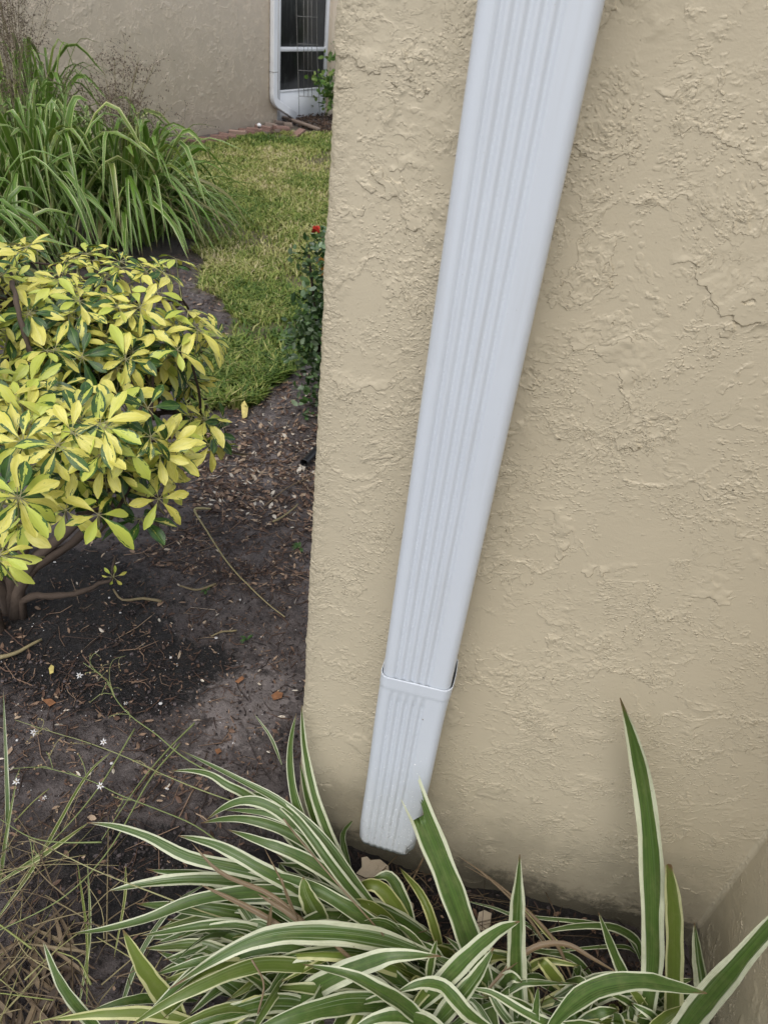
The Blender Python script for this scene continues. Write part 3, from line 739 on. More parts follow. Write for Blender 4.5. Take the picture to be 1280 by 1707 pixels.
# ------------------------------------------------------------------ litter
def litter(B, n_, sampler, seed, smin, smax, bright=0., twig=.3):
    r_ = np.random.default_rng(seed); c = 0; tries = 0
    while c < n_ and tries < n_ * 30:
        tries += 1
        p = sampler(r_)
        if p is None: continue
        x, y = p; z = float(ground_h(x, y)) + .006; c += 1
        rnd = float(np.clip(r_.beta(1.8, 2.2) + bright, 0, 1))
        if r_.random() < twig:
            L_ = r_.uniform(.01, .05) if r_.random() < .85 else r_.uniform(.05, .13); a = r_.uniform(0, 2 * np.pi); d = np.array([math.cos(a), math.sin(a), r_.normal() * .12])
            bnd = np.array([-d[1], d[0], 0]) * r_.normal() * L_ * .12
            q = np.array([[x, y, z]]) + d * L_ * np.array([-.5, 0, .5])[:, None]; q[1] += bnd; q[:, 2] = np.maximum(q[:, 2], z)
            rad = r_.uniform(.0006, .0018)
            tube(B, q, [rad, rad, rad * .5], 3, rnd, cap=False)
        else:
            s = r_.uniform(smin, smax); a = r_.uniform(0, 2 * np.pi); d = unit([math.cos(a), math.sin(a), r_.normal() * .3]); e = unit(np.cross([r_.normal() * .35, r_.normal() * .35, 1], d)); nn = np.cross(d, e)
            w_ = s * r_.uniform(.22, .5); cu = r_.uniform(-.3, .5) * s
            c0 = np.array([x, y, z + s * .12])
            q = [c0 - d * s, c0 - d * s * .3 + e * w_ + nn * cu * .4, c0 + d * s * .45 + e * w_ * .8 + nn * cu * .3, c0 + d * s * r_.uniform(.8, 1.1), c0 + d * s * .4 - e * w_ * .9 + nn * cu * .5, c0 - d * s * .35 - e * w_ * .7 + nn * cu * .2, c0 - nn * cu * .2]
            B.add(q, [(0, 1, 6), (1, 2, 6), (2, 3, 6), (3, 4, 6), (4, 5, 6), (5, 0, 6)], [(0, 0, rnd)] * 7)
def px_sampler(poly, fade=None):
    P_ = np.array(poly); lo_, hi_ = P_.min(0), P_.max(0)
    def f(r_):
        u, v = r_.uniform(lo_[0], hi_[0]), r_.uniform(lo_[1], hi_[1])
        if not inpoly(np.array([u]), np.array([v]), poly)[0]: return None
        g_ = G(u, v)
        if g_[1] > DW - .01 and g_[0] > -.24: return None
        if r_.random() < .35: return None if fbm(g_[0], g_[1], 4, 3, 3) < 0 else (g_[0], g_[1])
        return g_[0], g_[1]
    return f
B = MB()
litter(B, 1500, px_sampler([(400, 660), (500, 610), (545, 640), (545, 900), (470, 880), (330, 860), (300, 780), (350, 700)]), 11, .006, .019, .22, .3)
litter(B, 2200, px_sampler([(250, 740), (540, 700), (530, 960), (440, 1000), (230, 940)]), 16, .004, .012, .0, .40)
litter(B, 3600, px_sampler([(0, 880), (300, 860), (530, 880), (520, 1250), (450, 1300), (0, 1400)]), 12, .002, .0065, -.08, .2)
litter(B, 320, px_sampler([(0, 880), (300, 860), (530, 880), (520, 1250), (450, 1300), (0, 1400)]), 17, .006, .013, .18, .1)
litter(B, 900, px_sampler([(0, 1350), (560, 1300), (1180, 1560), (1200, 1707), (0, 1707)]), 13, .004, .013, -.10, .55)
litter(B, 450, px_sampler([(560, 1410), (1150, 1560), (1150, 1707), (600, 1707)]), 14, .004, .012, -.28, .5)
litter(B, 500, px_sampler([(320, 400), (380, 440), (380, 560), (330, 560), (200, 460)]), 15, .006, .02, -.05, .4)
tag(B.build("leaf_litter", M_litter), "small dead leaf scraps and twigs scattered over the dark soil", "leaf litter", kind='stuff')
B = MB(); r_ = np.random.default_rng(22); c = 0
smp = px_sampler([(0, 860), (300, 860), (540, 640), (530, 1250), (450, 1330), (560, 1420), (1150, 1560), (1150, 1707), (0, 1707)])
while c < 5200:
    p = smp(r_)
    if p is None: continue
    if fbm(p[0], p[1], 9, 3, 88) < r_.normal() * .06: continue
    c += 1; s = .0012 + .0042 * r_.random() ** 3
    q = np.array(ico) * r_.uniform(.6, 1.25, (12, 1)) * [s, s, s * .7] + [p[0], p[1], float(ground_h(*p)) + .007]
    B.add(q, icof, [(0, 0, r_.random())] * 12)
M_clod = ramp_k("soil_clod", [(0, (.014, .011, .011)), (.6, (.05, .041, .041)), (1, (.11, .09, .09))], .8, .3)
tag(B.build("soil_crumbs", M_clod, smooth=False), "loose dark crumbs and small clods on the bare soil", "soil crumbs", kind='stuff')
B = MB(); r_ = np.random.default_rng(21)
smp = px_sampler([(0, 900), (480, 880), (530, 1150), (430, 1300), (0, 1350)]); c = 0
while c < 230:
    p = smp(r_)
    if p is None: continue
    c += 1; s = r_.uniform(.0006, .0016) if r_.random() < .93 else r_.uniform(.003, .005)
    B.add(np.array(ico) * [s, s * .8, s * .6] * r_.uniform(.7, 1.3, 3) + [p[0], p[1], float(ground_h(*p)) + .007], icof)
tag(B.build("white_grit", M_petal, smooth=False), "tiny white specks of grit in the dark soil", "grit", kind='stuff')

# ------------------------------------------------------------------ blades
def blade(B, pts, width, rnd=None, k=0., roll=0., fold=.16, nseg=22, face='cam', tipcut=False, prof=None, twist=0.):
    c = cr(pts, nseg); n_ = len(c); t = norm(np.gradient(c, axis=0)); s01 = np.linspace(0, 1, n_)
    if face == 'cam': vd = norm(CAMP - c)
    else: vd = np.broadcast_to(np.array([0, 0, 1.]), c.shape)
    s = norm(np.cross(t, vd)); nn = np.cross(s, t)
    rl = roll + twist * s01; cs, sn = np.cos(rl)[:, None], np.sin(rl)[:, None]
    s, nn = s * cs + nn * sn, nn * cs - s * sn
    if prof is None:
        wpf = np.minimum(1, .22 + s01 * 2.6) * np.clip(1 - s01 ** 2.6, 0, 1) ** .8 if not tipcut else np.minimum(1, .6 + s01)
    else: wpf = np.interp(s01, prof[0], prof[1])
    wpf = np.maximum(wpf, .03)
    hw = width / 2 * wpf
    us = np.array([-1, -.72, -.36, 0, .36, .72, 1.]) if not tipcut else np.linspace(-1, 1, 27); m = len(us)
    wave = 1 + .04 * np.sin(s01 * 31 + (rnd or 0) * 40)
    V_ = c[:, None] + s[:, None] * (us[None, :, None] * (hw * wave)[:, None, None]) + nn[:, None] * ((np.abs(us) ** 1.3)[None, :, None] * (hw * fold * 2)[:, None, None])
    if tipcut:
        jg = np.random.default_rng(9); jag = np.interp(us, [-1, -.86, -.78, -.2, .15, .3, .62, .7, .85, 1], [.030, .014, -.022, -.030, -.020, .004, .010, .030, .046, .052]) + jg.normal(size=m) * .0035; V_[-1] += t[-1] * jag[:, None]
    V_ = V_.reshape(-1, 3); q = np.arange(n_ * m).reshape(n_, m)
    F_ = [(q[i, j], q[i, j + 1], q[i + 1, j + 1], q[i + 1, j]) for i in range(n_ - 1) for j in range(m - 1)]
    A = np.zeros((n_ * m, 3)); A[:, 0] = np.tile((us + 1) / 2, n_); A[:, 1] = np.repeat(s01 * (.88 if tipcut else 1), m); A[:, 2] = rng.random() if rnd is None else rnd
    B.add(V_, F_, A, k)

def pblade(B, px, z0, z1, wpx, hump=0., **k):
    """leaf traced root -> tip; z0/z1 heights of root and tip above the soil, hump arches it in between"""
    p = cr(px, 9); s01 = np.linspace(0, 1, 9); z = z0 + (z1 - z0) * s01 + 4 * hump * s01 * (1 - s01)
    pts = np.array([G(a[0], a[1], zz) for a, zz in zip(p, z)])
    d = np.linalg.norm(pts[5] - CAMP) * .88
    blade(B, pts, wpx * d / F, **k)

M_leafname = "foliage"
# -- clump left of and under the downspout
cA = empty("flax_lily", G(640, 1600), label="large white striped strappy plant sprawling left below the white downspout", cat="plant", group="striped strappy plants at the wall foot")
B = MB()
r_ = np.random.default_rng(101)
# under-layer: arching blades thrown mostly to the left and up-left
for i in range(170):
    root = np.array([r_.uniform(430, 760), r_.uniform(1560, 1720)])
    root[1] = max(root[1], 1545 + .1 * root[0] - 40)
    ang = math.radians(r_.normal(176, 34)); L_ = r_.uniform(110, 330)
    tip = root + [math.cos(ang) * L_, -math.sin(ang) * L_ * .75 - 25 + r_.normal() * 30]
    tip[1] = max(tip[1], 1395 + (470 - min(470, tip[0])) * .22 + r_.uniform(0, 60))
    tip[0] = max(tip[0], 215 + r_.uniform(0, 80))
    midp = (root + tip) / 2 + [r_.normal() * 14, -r_.uniform(12, 65)]
    zt = r_.uniform(.02, .16)
    pblade(B, [root, midp, tip], .0, zt, r_.uniform(17, 33), r_.uniform(.03, .12), roll=r_.normal() * .5, fold=r_.uniform(.08, .28), k=0. if r_.random() < .8 else r_.uniform(.2, .6), nseg=14, twist=r_.normal() * .5)
HA = [  # (pixels root->tip, z_root, z_tip, width px, hump, k, roll)
    ([(700, 1610), (600, 1520), (450, 1458), (325, 1432), (225, 1385), (145, 1371)], .02, .20, 27, .09, 0, .2),
    ([(600, 1550), (520, 1440), (440, 1345), (385, 1312), (340, 1287), (285, 1285)], .05, .20, 19, .10, 0, .1),
    ([(690, 1590), (600, 1480), (540, 1400), (470, 1338), (380, 1290), (300, 1250)], .05, .22, 17, .10, 0, 0),
    ([(650, 1560), (560, 1455), (500, 1380), (440, 1340), (390, 1338), (345, 1366)], .05, .18, 24, .12, 0, .2),
    ([(680, 1580), (590, 1480), (520, 1410), (450, 1375), (390, 1364), (335, 1372)], .04, .17, 22, .10, 0, 0),
    ([(600, 1520), (530, 1420), (492, 1330), (484, 1250), (494, 1190)], .05, .42, 19, .02, 0, .1),
    ([(620, 1530), (570, 1440), (530, 1345), (508, 1250), (503, 1175)], .05, .44, 21, .0, .0, -.1),
    ([(600, 1500), (548, 1420), (515, 1340), (500, 1270)], .05, .30, 17, .0, 0, -.3),
    ([(590, 1470), (576, 1425), (572, 1390), (590, 1365)], .0, .1, 12, .0, .0, .3),
    ([(640, 1560), (560, 1500), (440, 1487), (330, 1500), (220, 1540), (112, 1558)], .05, .14, 25, .10, 0, .1),
    ([(560, 1510), (460, 1478), (340, 1466), (250, 1472), (180, 1486)], .05, .12, 24, .06, 0, 0),
    ([(620, 1560), (520, 1495), (440, 1450), (360, 1408), (297, 1393)], .06, .20, 27, .08, 0, .2),
    ([(660, 1560), (580, 1480), (500, 1428), (440, 1404), (380, 1383)], .06, .20, 25, .09, 0, 0),
    ([(620, 1560), (540, 1500), (460, 1462), (400, 1441), (340, 1438)], .06, .16, 25, .07, 0, -.2),
    ([(650, 1600), (560, 1530), (480, 1500), (400, 1500), (330, 1520)], .06, .12, 24, .08, 0, .3),
    ([(780, 1620), (680, 1580), (600, 1560), (510, 1554), (440, 1562), (370, 1592), (283, 1648)], .06, .22, 40, .12, 0, .0),
    ([(620, 1640), (520, 1612), (430, 1607), (350, 1636), (280, 1670), (215, 1712)], .06, .22, 27, .10, .3, .2),
    ([(440, 1730), (500, 1665), (560, 1628), (620, 1603), (665, 1592), (735, 1594)], .04, .25, 38, .08, .12, .0),
    ([(760, 1760), (690, 1690), (640, 1655), (580, 1625), (505, 1608)], .06, .28, 27, .10, 0, .1),
    ([(190, 1740), (140, 1690), (100, 1635), (72, 1567)], .03, .22, 19, .02, 0, .2),
    ([(320, 1720), (280, 1668), (240, 1612), (205, 1549)], .03, .26, 33, .02, .45, .2),
    ([(360, 1712), (260, 1690), (170, 1690), (85, 1700)], .04, .12, 21, .05, .5, 0),
    ([(330, 1668), (255, 1664), (205, 1670), (155, 1684)], .04, .12, 16, .03, 0, .2),
    ([(540, 1545), (528, 1520), (512, 1490), (505, 1462)], .12, .24, 40, .02, .28, .4),
    ([(494, 1730), (498, 1670), (504, 1610), (508, 1560)], .04, .16, 36, .0, 0, .1),
    ([(700, 1690), (600, 1670), (500, 1690), (420, 1720)], .04, .20, 36, .08, 0, .1),
    ([(560, 1690), (470, 1672), (380, 1690), (300, 1720)], .06, .18, 30, .06, .0, .1),
    ([(740, 1650), (650, 1600), (560, 1585), (470, 1600), (420, 1625)], .05, .14, 26, .09, .1, .3),
    ([(690, 1690), (620, 1640), (560, 1640), (520, 1665)], .05, .14, 28, .08, 0, .1),
    ([(620, 1560), (560, 1520), (480, 1480), (420, 1475), (370, 1490)], .05, .14, 22, .08, 0, .3),
    ([(660, 1585), (575, 1455), (510, 1385), (440, 1355), (370, 1350)], .06, .19, 18, .09, 0, .1),
    ([(670, 1575), (600, 1500), (545, 1430), (500, 1370), (450, 1330), (400, 1320)], .06, .2, 20, .1, 0, .2),
    ([(700, 1600), (640, 1555), (575, 1510), (500, 1470), (420, 1450)], .06, .17, 26, .09, 0, .0),
]
for px, z0, z1, wd, hp, kk, rl in HA: pblade(B, px, z0, z1, wd, hp, k=kk, roll=rl + rng.normal() * .1, fold=rng.uniform(.08, .22), nseg=30, twist=rng.normal() * .25)
B.build("foliage", M_blade, cA)
# dead leaves and broken stems in the clump
B = MB()
for px, z0, z1, wd in (([(520, 1545), (450, 1490), (370, 1455), (320, 1405)], .2, .26, 9), ([(500, 1560), (430, 1520), (380, 1495), (335, 1475)], .18, .22, 10), ([(530, 1560), (480, 1520), (430, 1490)], .2, .22, 11),
                       ([(500, 1540), (470, 1470), (440, 1412)], .2, .30, 4), ([(447, 1575), (450, 1540), (453, 1508)], .15, .22, 10), ([(600, 1610), (565, 1580), (535, 1555)], .2, .24, 7)):
    pblade(B, px, z0, z1, wd, .0, k=1., roll=.3, fold=.35, nseg=14)
for px, z0, z1 in (([(640, 1560), (560, 1470), (500, 1400), (473, 1365)], .2, .3), ([(430, 1690), (440, 1640), (420, 1600)], .2, .26), ([(500, 1540), (480, 1500), (470, 1465)], .2, .28)):
    p = cr(px, 8); tube(B, [G(a[0], a[1], z0 + (z1 - z0) * i / 7) for i, a in enumerate(p)], .0016, 5, .3, k=1.)
B.build("dead_leaf", M_blade, cA)

# -- flower stalks belonging to the clump
def flower(B, p, s, seed):
    r_ = np.random.default_rng(seed); ax = unit(r_.normal(size=3) + (CAMP - p) * 1.2); e = unit(np.cross(ax, [0, 0, 1])); g_ = np.cross(ax, e)
    for j in range(6):
        a = j * math.pi / 3 + r_.normal() * .1; d = unit(e * math.cos(a) + g_ * math.sin(a) + ax * .25); sd_ = unit(np.cross(d, ax)); L_ = s * (1 if j % 2 else .85)
        q = [p, p + d * L_ * .45 + sd_ * s * .17, p + d * L_ - ax * s * .12, p + d * L_ * .45 - sd_ * s * .17]
        B.add(q, [(0, 1, 2, 3)])
ST = MB(); FLS = []; BD = MB()
def stalk(px, z0, z1, r0=.0013, side=0, seed=0, rnd=.4, hump=0., sparse=1):
    r_ = np.random.default_rng(seed); p = cr(px, 26); s01 = np.linspace(0, 1, 26)
    c = np.array([G(a[0], a[1], z0 + (z1 - z0) * t + 4 * hump * t * (1 - t)) for a, t in zip(p, s01)])
    tube(ST, c, r0 * (1 - .6 * s01), 5, rnd)
    for i in range(side):
        k_ = r_.integers(8, 25); b0 = c[k_]; d = unit(r_.normal(size=3) * [1, 1, .6] + (c[k_] - c[k_ - 2]) * 30); L_ = r_.uniform(.02, .055)
        q = cr([b0, b0 + d * L_ * .5 + [0, 0, .006], b0 + d * L_ + r_.normal(size=3) * .008], 6)
        tube(ST, q, r0 * .45, 4, min(1, rnd + .2))
        for t in (3, 4, 5):
            if r_.random() < .75:
                s = r_.uniform(.0011, .0022); B_ = BD; B_.add(np.array(ico) * [s, s, s * 1.7] + q[t] + r_.normal(size=3) * .002, icof)
stalk([(372, 1299), (306, 1262), (262, 1225), (219, 1194), (192, 1163), (180, 1137), (153, 1110), (151, 1089)], .16, .20, .0016, 9, 1, .35)
stalk([(192, 1163), (183, 1130), (188, 1102), (210, 1093)], .19, .2, .0009, 3, 2, .6)
stalk([(400, 1340), (330, 1315), (270, 1290), (210, 1262), (144, 1237), (87, 1220), (26, 1200)], .15, .2, .0014, 9, 3, .6)
stalk([(380, 1415), (325, 1376), (265, 1350), (200, 1325), (150, 1301), (75, 1280), (22, 1281)], .15, .22, .0015, 7, 4, .3)
stalk([(425, 1546), (340, 1520), (250, 1486), (160, 1451), (80, 1412), (48, 1398)], .16, .17, .0017, 4, 5, .75)
stalk([(170, 1404), (100, 1404), (50, 1395), (0, 1365)], .12, .14, .0017, 2, 6, .35)
stalk([(300, 1240), (250, 1300), (180, 1420), (100, 1500), (-20, 1560)], .05, .08, .0022, 0, 7, .5)
stalk([(325, 1205), (280, 1250), (230, 1310), (170, 1400)], .05, .06, .0022, 0, 8, .45)
stalk([(225, 1215), (160, 1320), (80, 1410), (0, 1470)], .05, .06, .0020, 0, 9, .5)
for i, (u, v, z) in enumerate(((57, 1221, .19), (168, 1310, .20), (173, 1237, .19), (133, 1126, .19), (28, 1303, .2), (210, 1172, .18), (75, 1330, .16))):
    p = G(u, v, z); FL = MB(); FLS.append(FL); (flower(FL, p, .0088 if i < 5 else .006, 50 + i))
    s = .0016; BD.add(np.array(ico) * s + p + (CAMP - p) * .002, icof)
fst = ST.build("flower_stalk", M_stalk, cA)
for FL in FLS: FL.build("flower", M_petal, cA)
BD.build("flower_bud", M_bud, cA)['kind'] = 'stuff'

# -- right clump
cR = empty("flax_lily", G(1085, 1720), label="upright striped strappy plant with one tall dark leaf before the wall corner", cat="plant", group="striped strappy plants at the wall foot")
B = MB()
TALL = [0, .25, .55, .8, 1], [.72, .9, 1, .75, .03]
pblade(B, [(1055, 1780), (1084, 1640), (1088, 1530), (1083, 1400), (1064, 1270), (1033, 1163)], .0, .68, 40, .0, roll=.15, fold=.14, nseg=34, rnd=.12, prof=TALL)
pblade(B, [(1118, 1760), (1122, 1640), (1122, 1530), (1113, 1440)], .0, .42, 31, .0, roll=-.2, fold=.2, k=.36, rnd=.62, prof=([0, .8, 1], [1, .8, .3]))
pblade(B, [(1172, 1770), (1174, 1660), (1166, 1600), (1157, 1538)], .0, .33, 27, .0, roll=.5, fold=.3, rnd=.8)
pblade(B, [(1085, 1800), (1150, 1700), (1230, 1605), (1340, 1480)], .0, .58, 40, .03, roll=.0, fold=.16, rnd=.2, prof=([0, .5, 1], [.9, 1, .3]))
pblade(B, [(905, 1730), (945, 1680), (1000, 1645), (1070, 1636), (1125, 1645), (1178, 1656)], .15, .42, 33, .03, roll=.1, fold=.12, rnd=.3)
pblade(B, [(1075, 1720), (1050, 1650), (1022, 1585), (997, 1521)], .0, .25, 21, .0, roll=.2, rnd=.4)
r_ = np.random.default_rng(202)
for i in range(34):
    root = np.array([r_.uniform(980, 1150), r_.uniform(1680, 1760)]); ang = math.radians(r_.uniform(35, 165)); L_ = r_.uniform(60, 190)
    tip = root + [math.cos(ang) * L_, -math.sin(ang) * L_ * .55]; tip[1] = max(tip[1], 1600); tip[0] = min(tip[0], 1170)
    pblade(B, [root, (root + tip) / 2 + [0, -15], tip], 0, r_.uniform(.03, .16), r_.uniform(14, 24), r_.uniform(.0, .06), roll=r_.normal() * .5, nseg=12, k=0 if r_.random() < .7 else .4)
B.build("foliage", M_blade, cR)

# -- middle clump
cM = empty("flax_lily", G(850, 1700), label="striped strappy plant with a torn broad leaf crossing the downspout outlet", cat="plant", group="striped strappy plants at the wall foot")
B = MB()
pblade(B, [(825, 1740), (803, 1630), (775, 1545), (740, 1450), (697, 1345)], .0, .40, 42, .0, roll=.1, fold=.10, nseg=30, rnd=.16, tipcut=True)
pblade(B, [(868, 1760), (862, 1640), (860, 1560), (863, 1490), (866, 1424)], .0, .40, 32, .0, roll=-.1, fold=.14, nseg=24, rnd=.72, prof=([0, .4, .7, 1], [1, 1, .75, .03]))
pblade(B, [(680, 1700), (730, 1645), (785, 1590), (830, 1552), (866, 1536)], .08, .33, 34, .03, roll=.1, fold=.16, rnd=.5, k=.08)
pblade(B, [(700, 1735), (750, 1682), (792, 1632), (823, 1580)], .05, .26, 32, .02, roll=.3, fold=.25, rnd=.55, k=.05)
pblade(B, [(712, 1640), (720, 1600), (728, 1566)], .12, .22, 16, .0, roll=.2, rnd=.5, k=.2)
pblade(B, [(888, 1740), (893, 1690), (897, 1644)], .1, .24, 15, .0, roll=.2, rnd=.3)
pblade(B, [(905, 1700), (950, 1720), (880, 1690), (820, 1655), (780, 1648)], .08, .18, 16, .04, rnd=.5)
pblade(B, [(830, 1720), (780, 1690), (740, 1645), (700, 1640), (660, 1655)], .1, .2, 26, .05, rnd=.5)
pblade(B, [(760, 1730), (700, 1700), (640, 1695), (580, 1720)], .1, .2, 30, .05, rnd=.35)
pblade(B, [(900, 1690), (840, 1640), (790, 1600), (740, 1560)], .02, .08, 22, .04, rnd=.5)
r_ = np.random.default_rng(303)
for i in range(85):
    root = np.array([r_.uniform(640, 960), r_.uniform(1620, 1760)]); ang = math.radians(r_.uniform(20, 175)); L_ = r_.uniform(60, 230)
    tip = root + [math.cos(ang) * L_, -math.sin(ang) * L_ * .5]; tip[1] = max(tip[1], 1570 + .15 * abs(tip[0] - 700)); tip[0] = np.clip(tip[0], 560, 1080)
    pblade(B, [root, (root + tip) / 2 + [r_.normal() * 12, -r_.uniform(5, 30)], tip], 0, r_.uniform(.02, .14), r_.uniform(13, 28), r_.uniform(.0, .08), roll=r_.normal() * .5, nseg=12, k=0 if r_.random() < .7 else r_.uniform(.2, .6), twist=r_.normal() * .5)
B.build("foliage", M_blade, cM)
B = MB()
pblade(B, [(800, 1665), (850, 1610), (895, 1578), (945, 1575), (990, 1600), (1030, 1622)], .10, .14, 10, .04, k=1., roll=.2, fold=.3)
pblade(B, [(960, 1650), (925, 1570), (860, 1500), (800, 1450)], .02, .08, 6, .02, k=1., fold=.3)
pblade(B, [(930, 1610), (880, 1530), (810, 1460), (760, 1425)], .02, .10, 4, .02, k=1., fold=.3)
pblade(B, [(950, 1640), (900, 1560), (850, 1490), (770, 1440)], .02, .06, 5, .01, k=1., fold=.3)
pblade(B, [(960, 1600), (920, 1565), (880, 1520), (855, 1500)], .02, .05, 9, .02, k=.6, fold=.3)
pblade(B, [(720, 1400), (690, 1462), (655, 1530)], .03, .04, 3.5, .0, k=1.)
B.build("dead_leaf", M_blade, cM)

# -- limp dark leaves lying against the wall foot
cB = empty("flax_lily", G(960, 1600), label="limp dark green strappy leaves lying flat along the foot of the wall", cat="plant", group="striped strappy plants at the wall foot")
B = MB()
for px, wd in (([(1070, 1610), (1045, 1560), (980, 1538), (900, 1530), (820, 1515)], 9), ([(1065, 1600), (1062, 1570), (1020, 1545), (950, 1545), (880, 1560)], 14), ([(1060, 1590), (1040, 1578), (980, 1580), (900, 1590)], 7), ([(940, 1640), (900, 1560), (840, 1520), (770, 1500)], 7),
               ([(1010, 1660), (960, 1600), (900, 1585), (850, 1580)], 12), ([(760, 1600), (720, 1560), (690, 1540), (650, 1545)], 10)):
    pblade(B, px, .0, .04, wd, .02, roll=.2, rnd=.1)
B.build("foliage", M_blade, cB)

# ------------------------------------------------------------------ straw and dry blades bottom left
B = MB(); r_ = np.random.default_rng(404)
for i in range(170):
    cu, cv = r_.uniform(-60, 330), r_.uniform(1330, 1720)
    if cu > 120 + (cv - 1330) * .55: continue
    a = math.radians(r_.normal(38, 16) if r_.random() < .6 else r_.uniform(0, 180)); L_ = r_.uniform(60, 260)
    d = np.array([math.cos(a), -math.sin(a)]) * L_ / 2
    p0, p1 = np.array([cu, cv]) - d, np.array([cu, cv]) + d; mm = (p0 + p1) / 2 + r_.normal(size=2) * 8
    z_ = r_.uniform(.008, .07)
    c = np.array([G(*q, zz) for q, zz in zip(cr([p0, mm, p1], 7), z_ + r_.uniform(-.02, .03) * np.linspace(-1, 1, 7) * .5 + .005)])
    c[:, 2] = np.maximum(c[:, 2], .008)
    rad = r_.uniform(.0006, .0019)
    tube(B, c, rad * np.linspace(1, .5, 7), 4, float(np.clip(r_.normal(.55, .3), 0, 1)))
for i in range(60):
    cu, cv = r_.uniform(-30, 120), r_.uniform(1540, 1720); a = math.radians(r_.normal(100, 30)); L_ = r_.uniform(40, 170); d = np.array([math.cos(a), -math.sin(a)]) * L_ / 2
    p0, p1 = np.array([cu, cv]) - d, np.array([cu, cv]) + d; z_ = r_.uniform(.005, .03)
    blade(B, [G(*p0, z_), G((p0 + p1)[0] / 2 + 3, (p0 + p1)[1] / 2, z_ + .01), G(*p1, z_)], r_.uniform(.003, .012), rnd=float(r_.uniform(.0, .5)), roll=r_.normal() * .4, nseg=8)
for i in range(90):
    cu, cv = r_.uniform(600, 1090), 0; cv = 1440 + (cu - 620) * .25 + r_.uniform(0, 150); a = math.radians(r_.uniform(0, 180)); L_ = r_.uniform(40, 150); d = np.array([math.cos(a), -math.sin(a) * .6]) * L_ / 2
    p0, p1 = np.array([cu, cv]) - d, np.array([cu, cv]) + d; z_ = r_.uniform(.0, .04)
    q0, q1 = G(*p0, z_), G(*p1, z_ + r_.uniform(0, .03)); q0[1] = min(q0[1], DW - .01); q1[1] = min(q1[1], DW - .01)
    tube(B, [q0, (q0 + q1) / 2 + [0, 0, .005], q1], r_.uniform(.0005, .0014), 3, float(r_.uniform(0, .45)))
tag(B.build("dry_straw", M_straw), "dry straw and dead grass blades lying over the soil", "straw", kind='stuff')
# single green blades lower left edge
B = MB()
for px, z0, z1, wd, kk in (([(14, 1420), (12, 1300), (6, 1150)], .0, .2, 7, .1), ([(0, 1480), (10, 1400), (28, 1300)], .0, .1, 6, .3), ([(185, 1740), (230, 1600), (290, 1510), (350, 1470)], .02, .1, 9, .0), ([(130, 1690), (150, 1560), (146, 1430)], .0, .06, 5, .3),
                           ([(470, 1275), (452, 1230), (424, 1190)], .06, .12, 6, .0), ([(210, 1445), (208, 1500), (190, 1600)], .02, .05, 5, .8), ([(130, 1440), (145, 1560), (145, 1690)], .02, .05, 4, .8), ([(0, 1470), (80, 1420), (150, 1370)], .04, .05, 9, .4), ([(-10, 1540), (60, 1440), (140, 1300), (190, 1250)], .03, .06, 6, .35)):
    pblade(B, px, z0, z1, wd, .01, k=kk)
gb = empty("grass_tuft", G(14, 1420), label="few thin green grass blades at the left edge among straw", cat="grass tuft")
B.build("foliage", M_blade, gb)

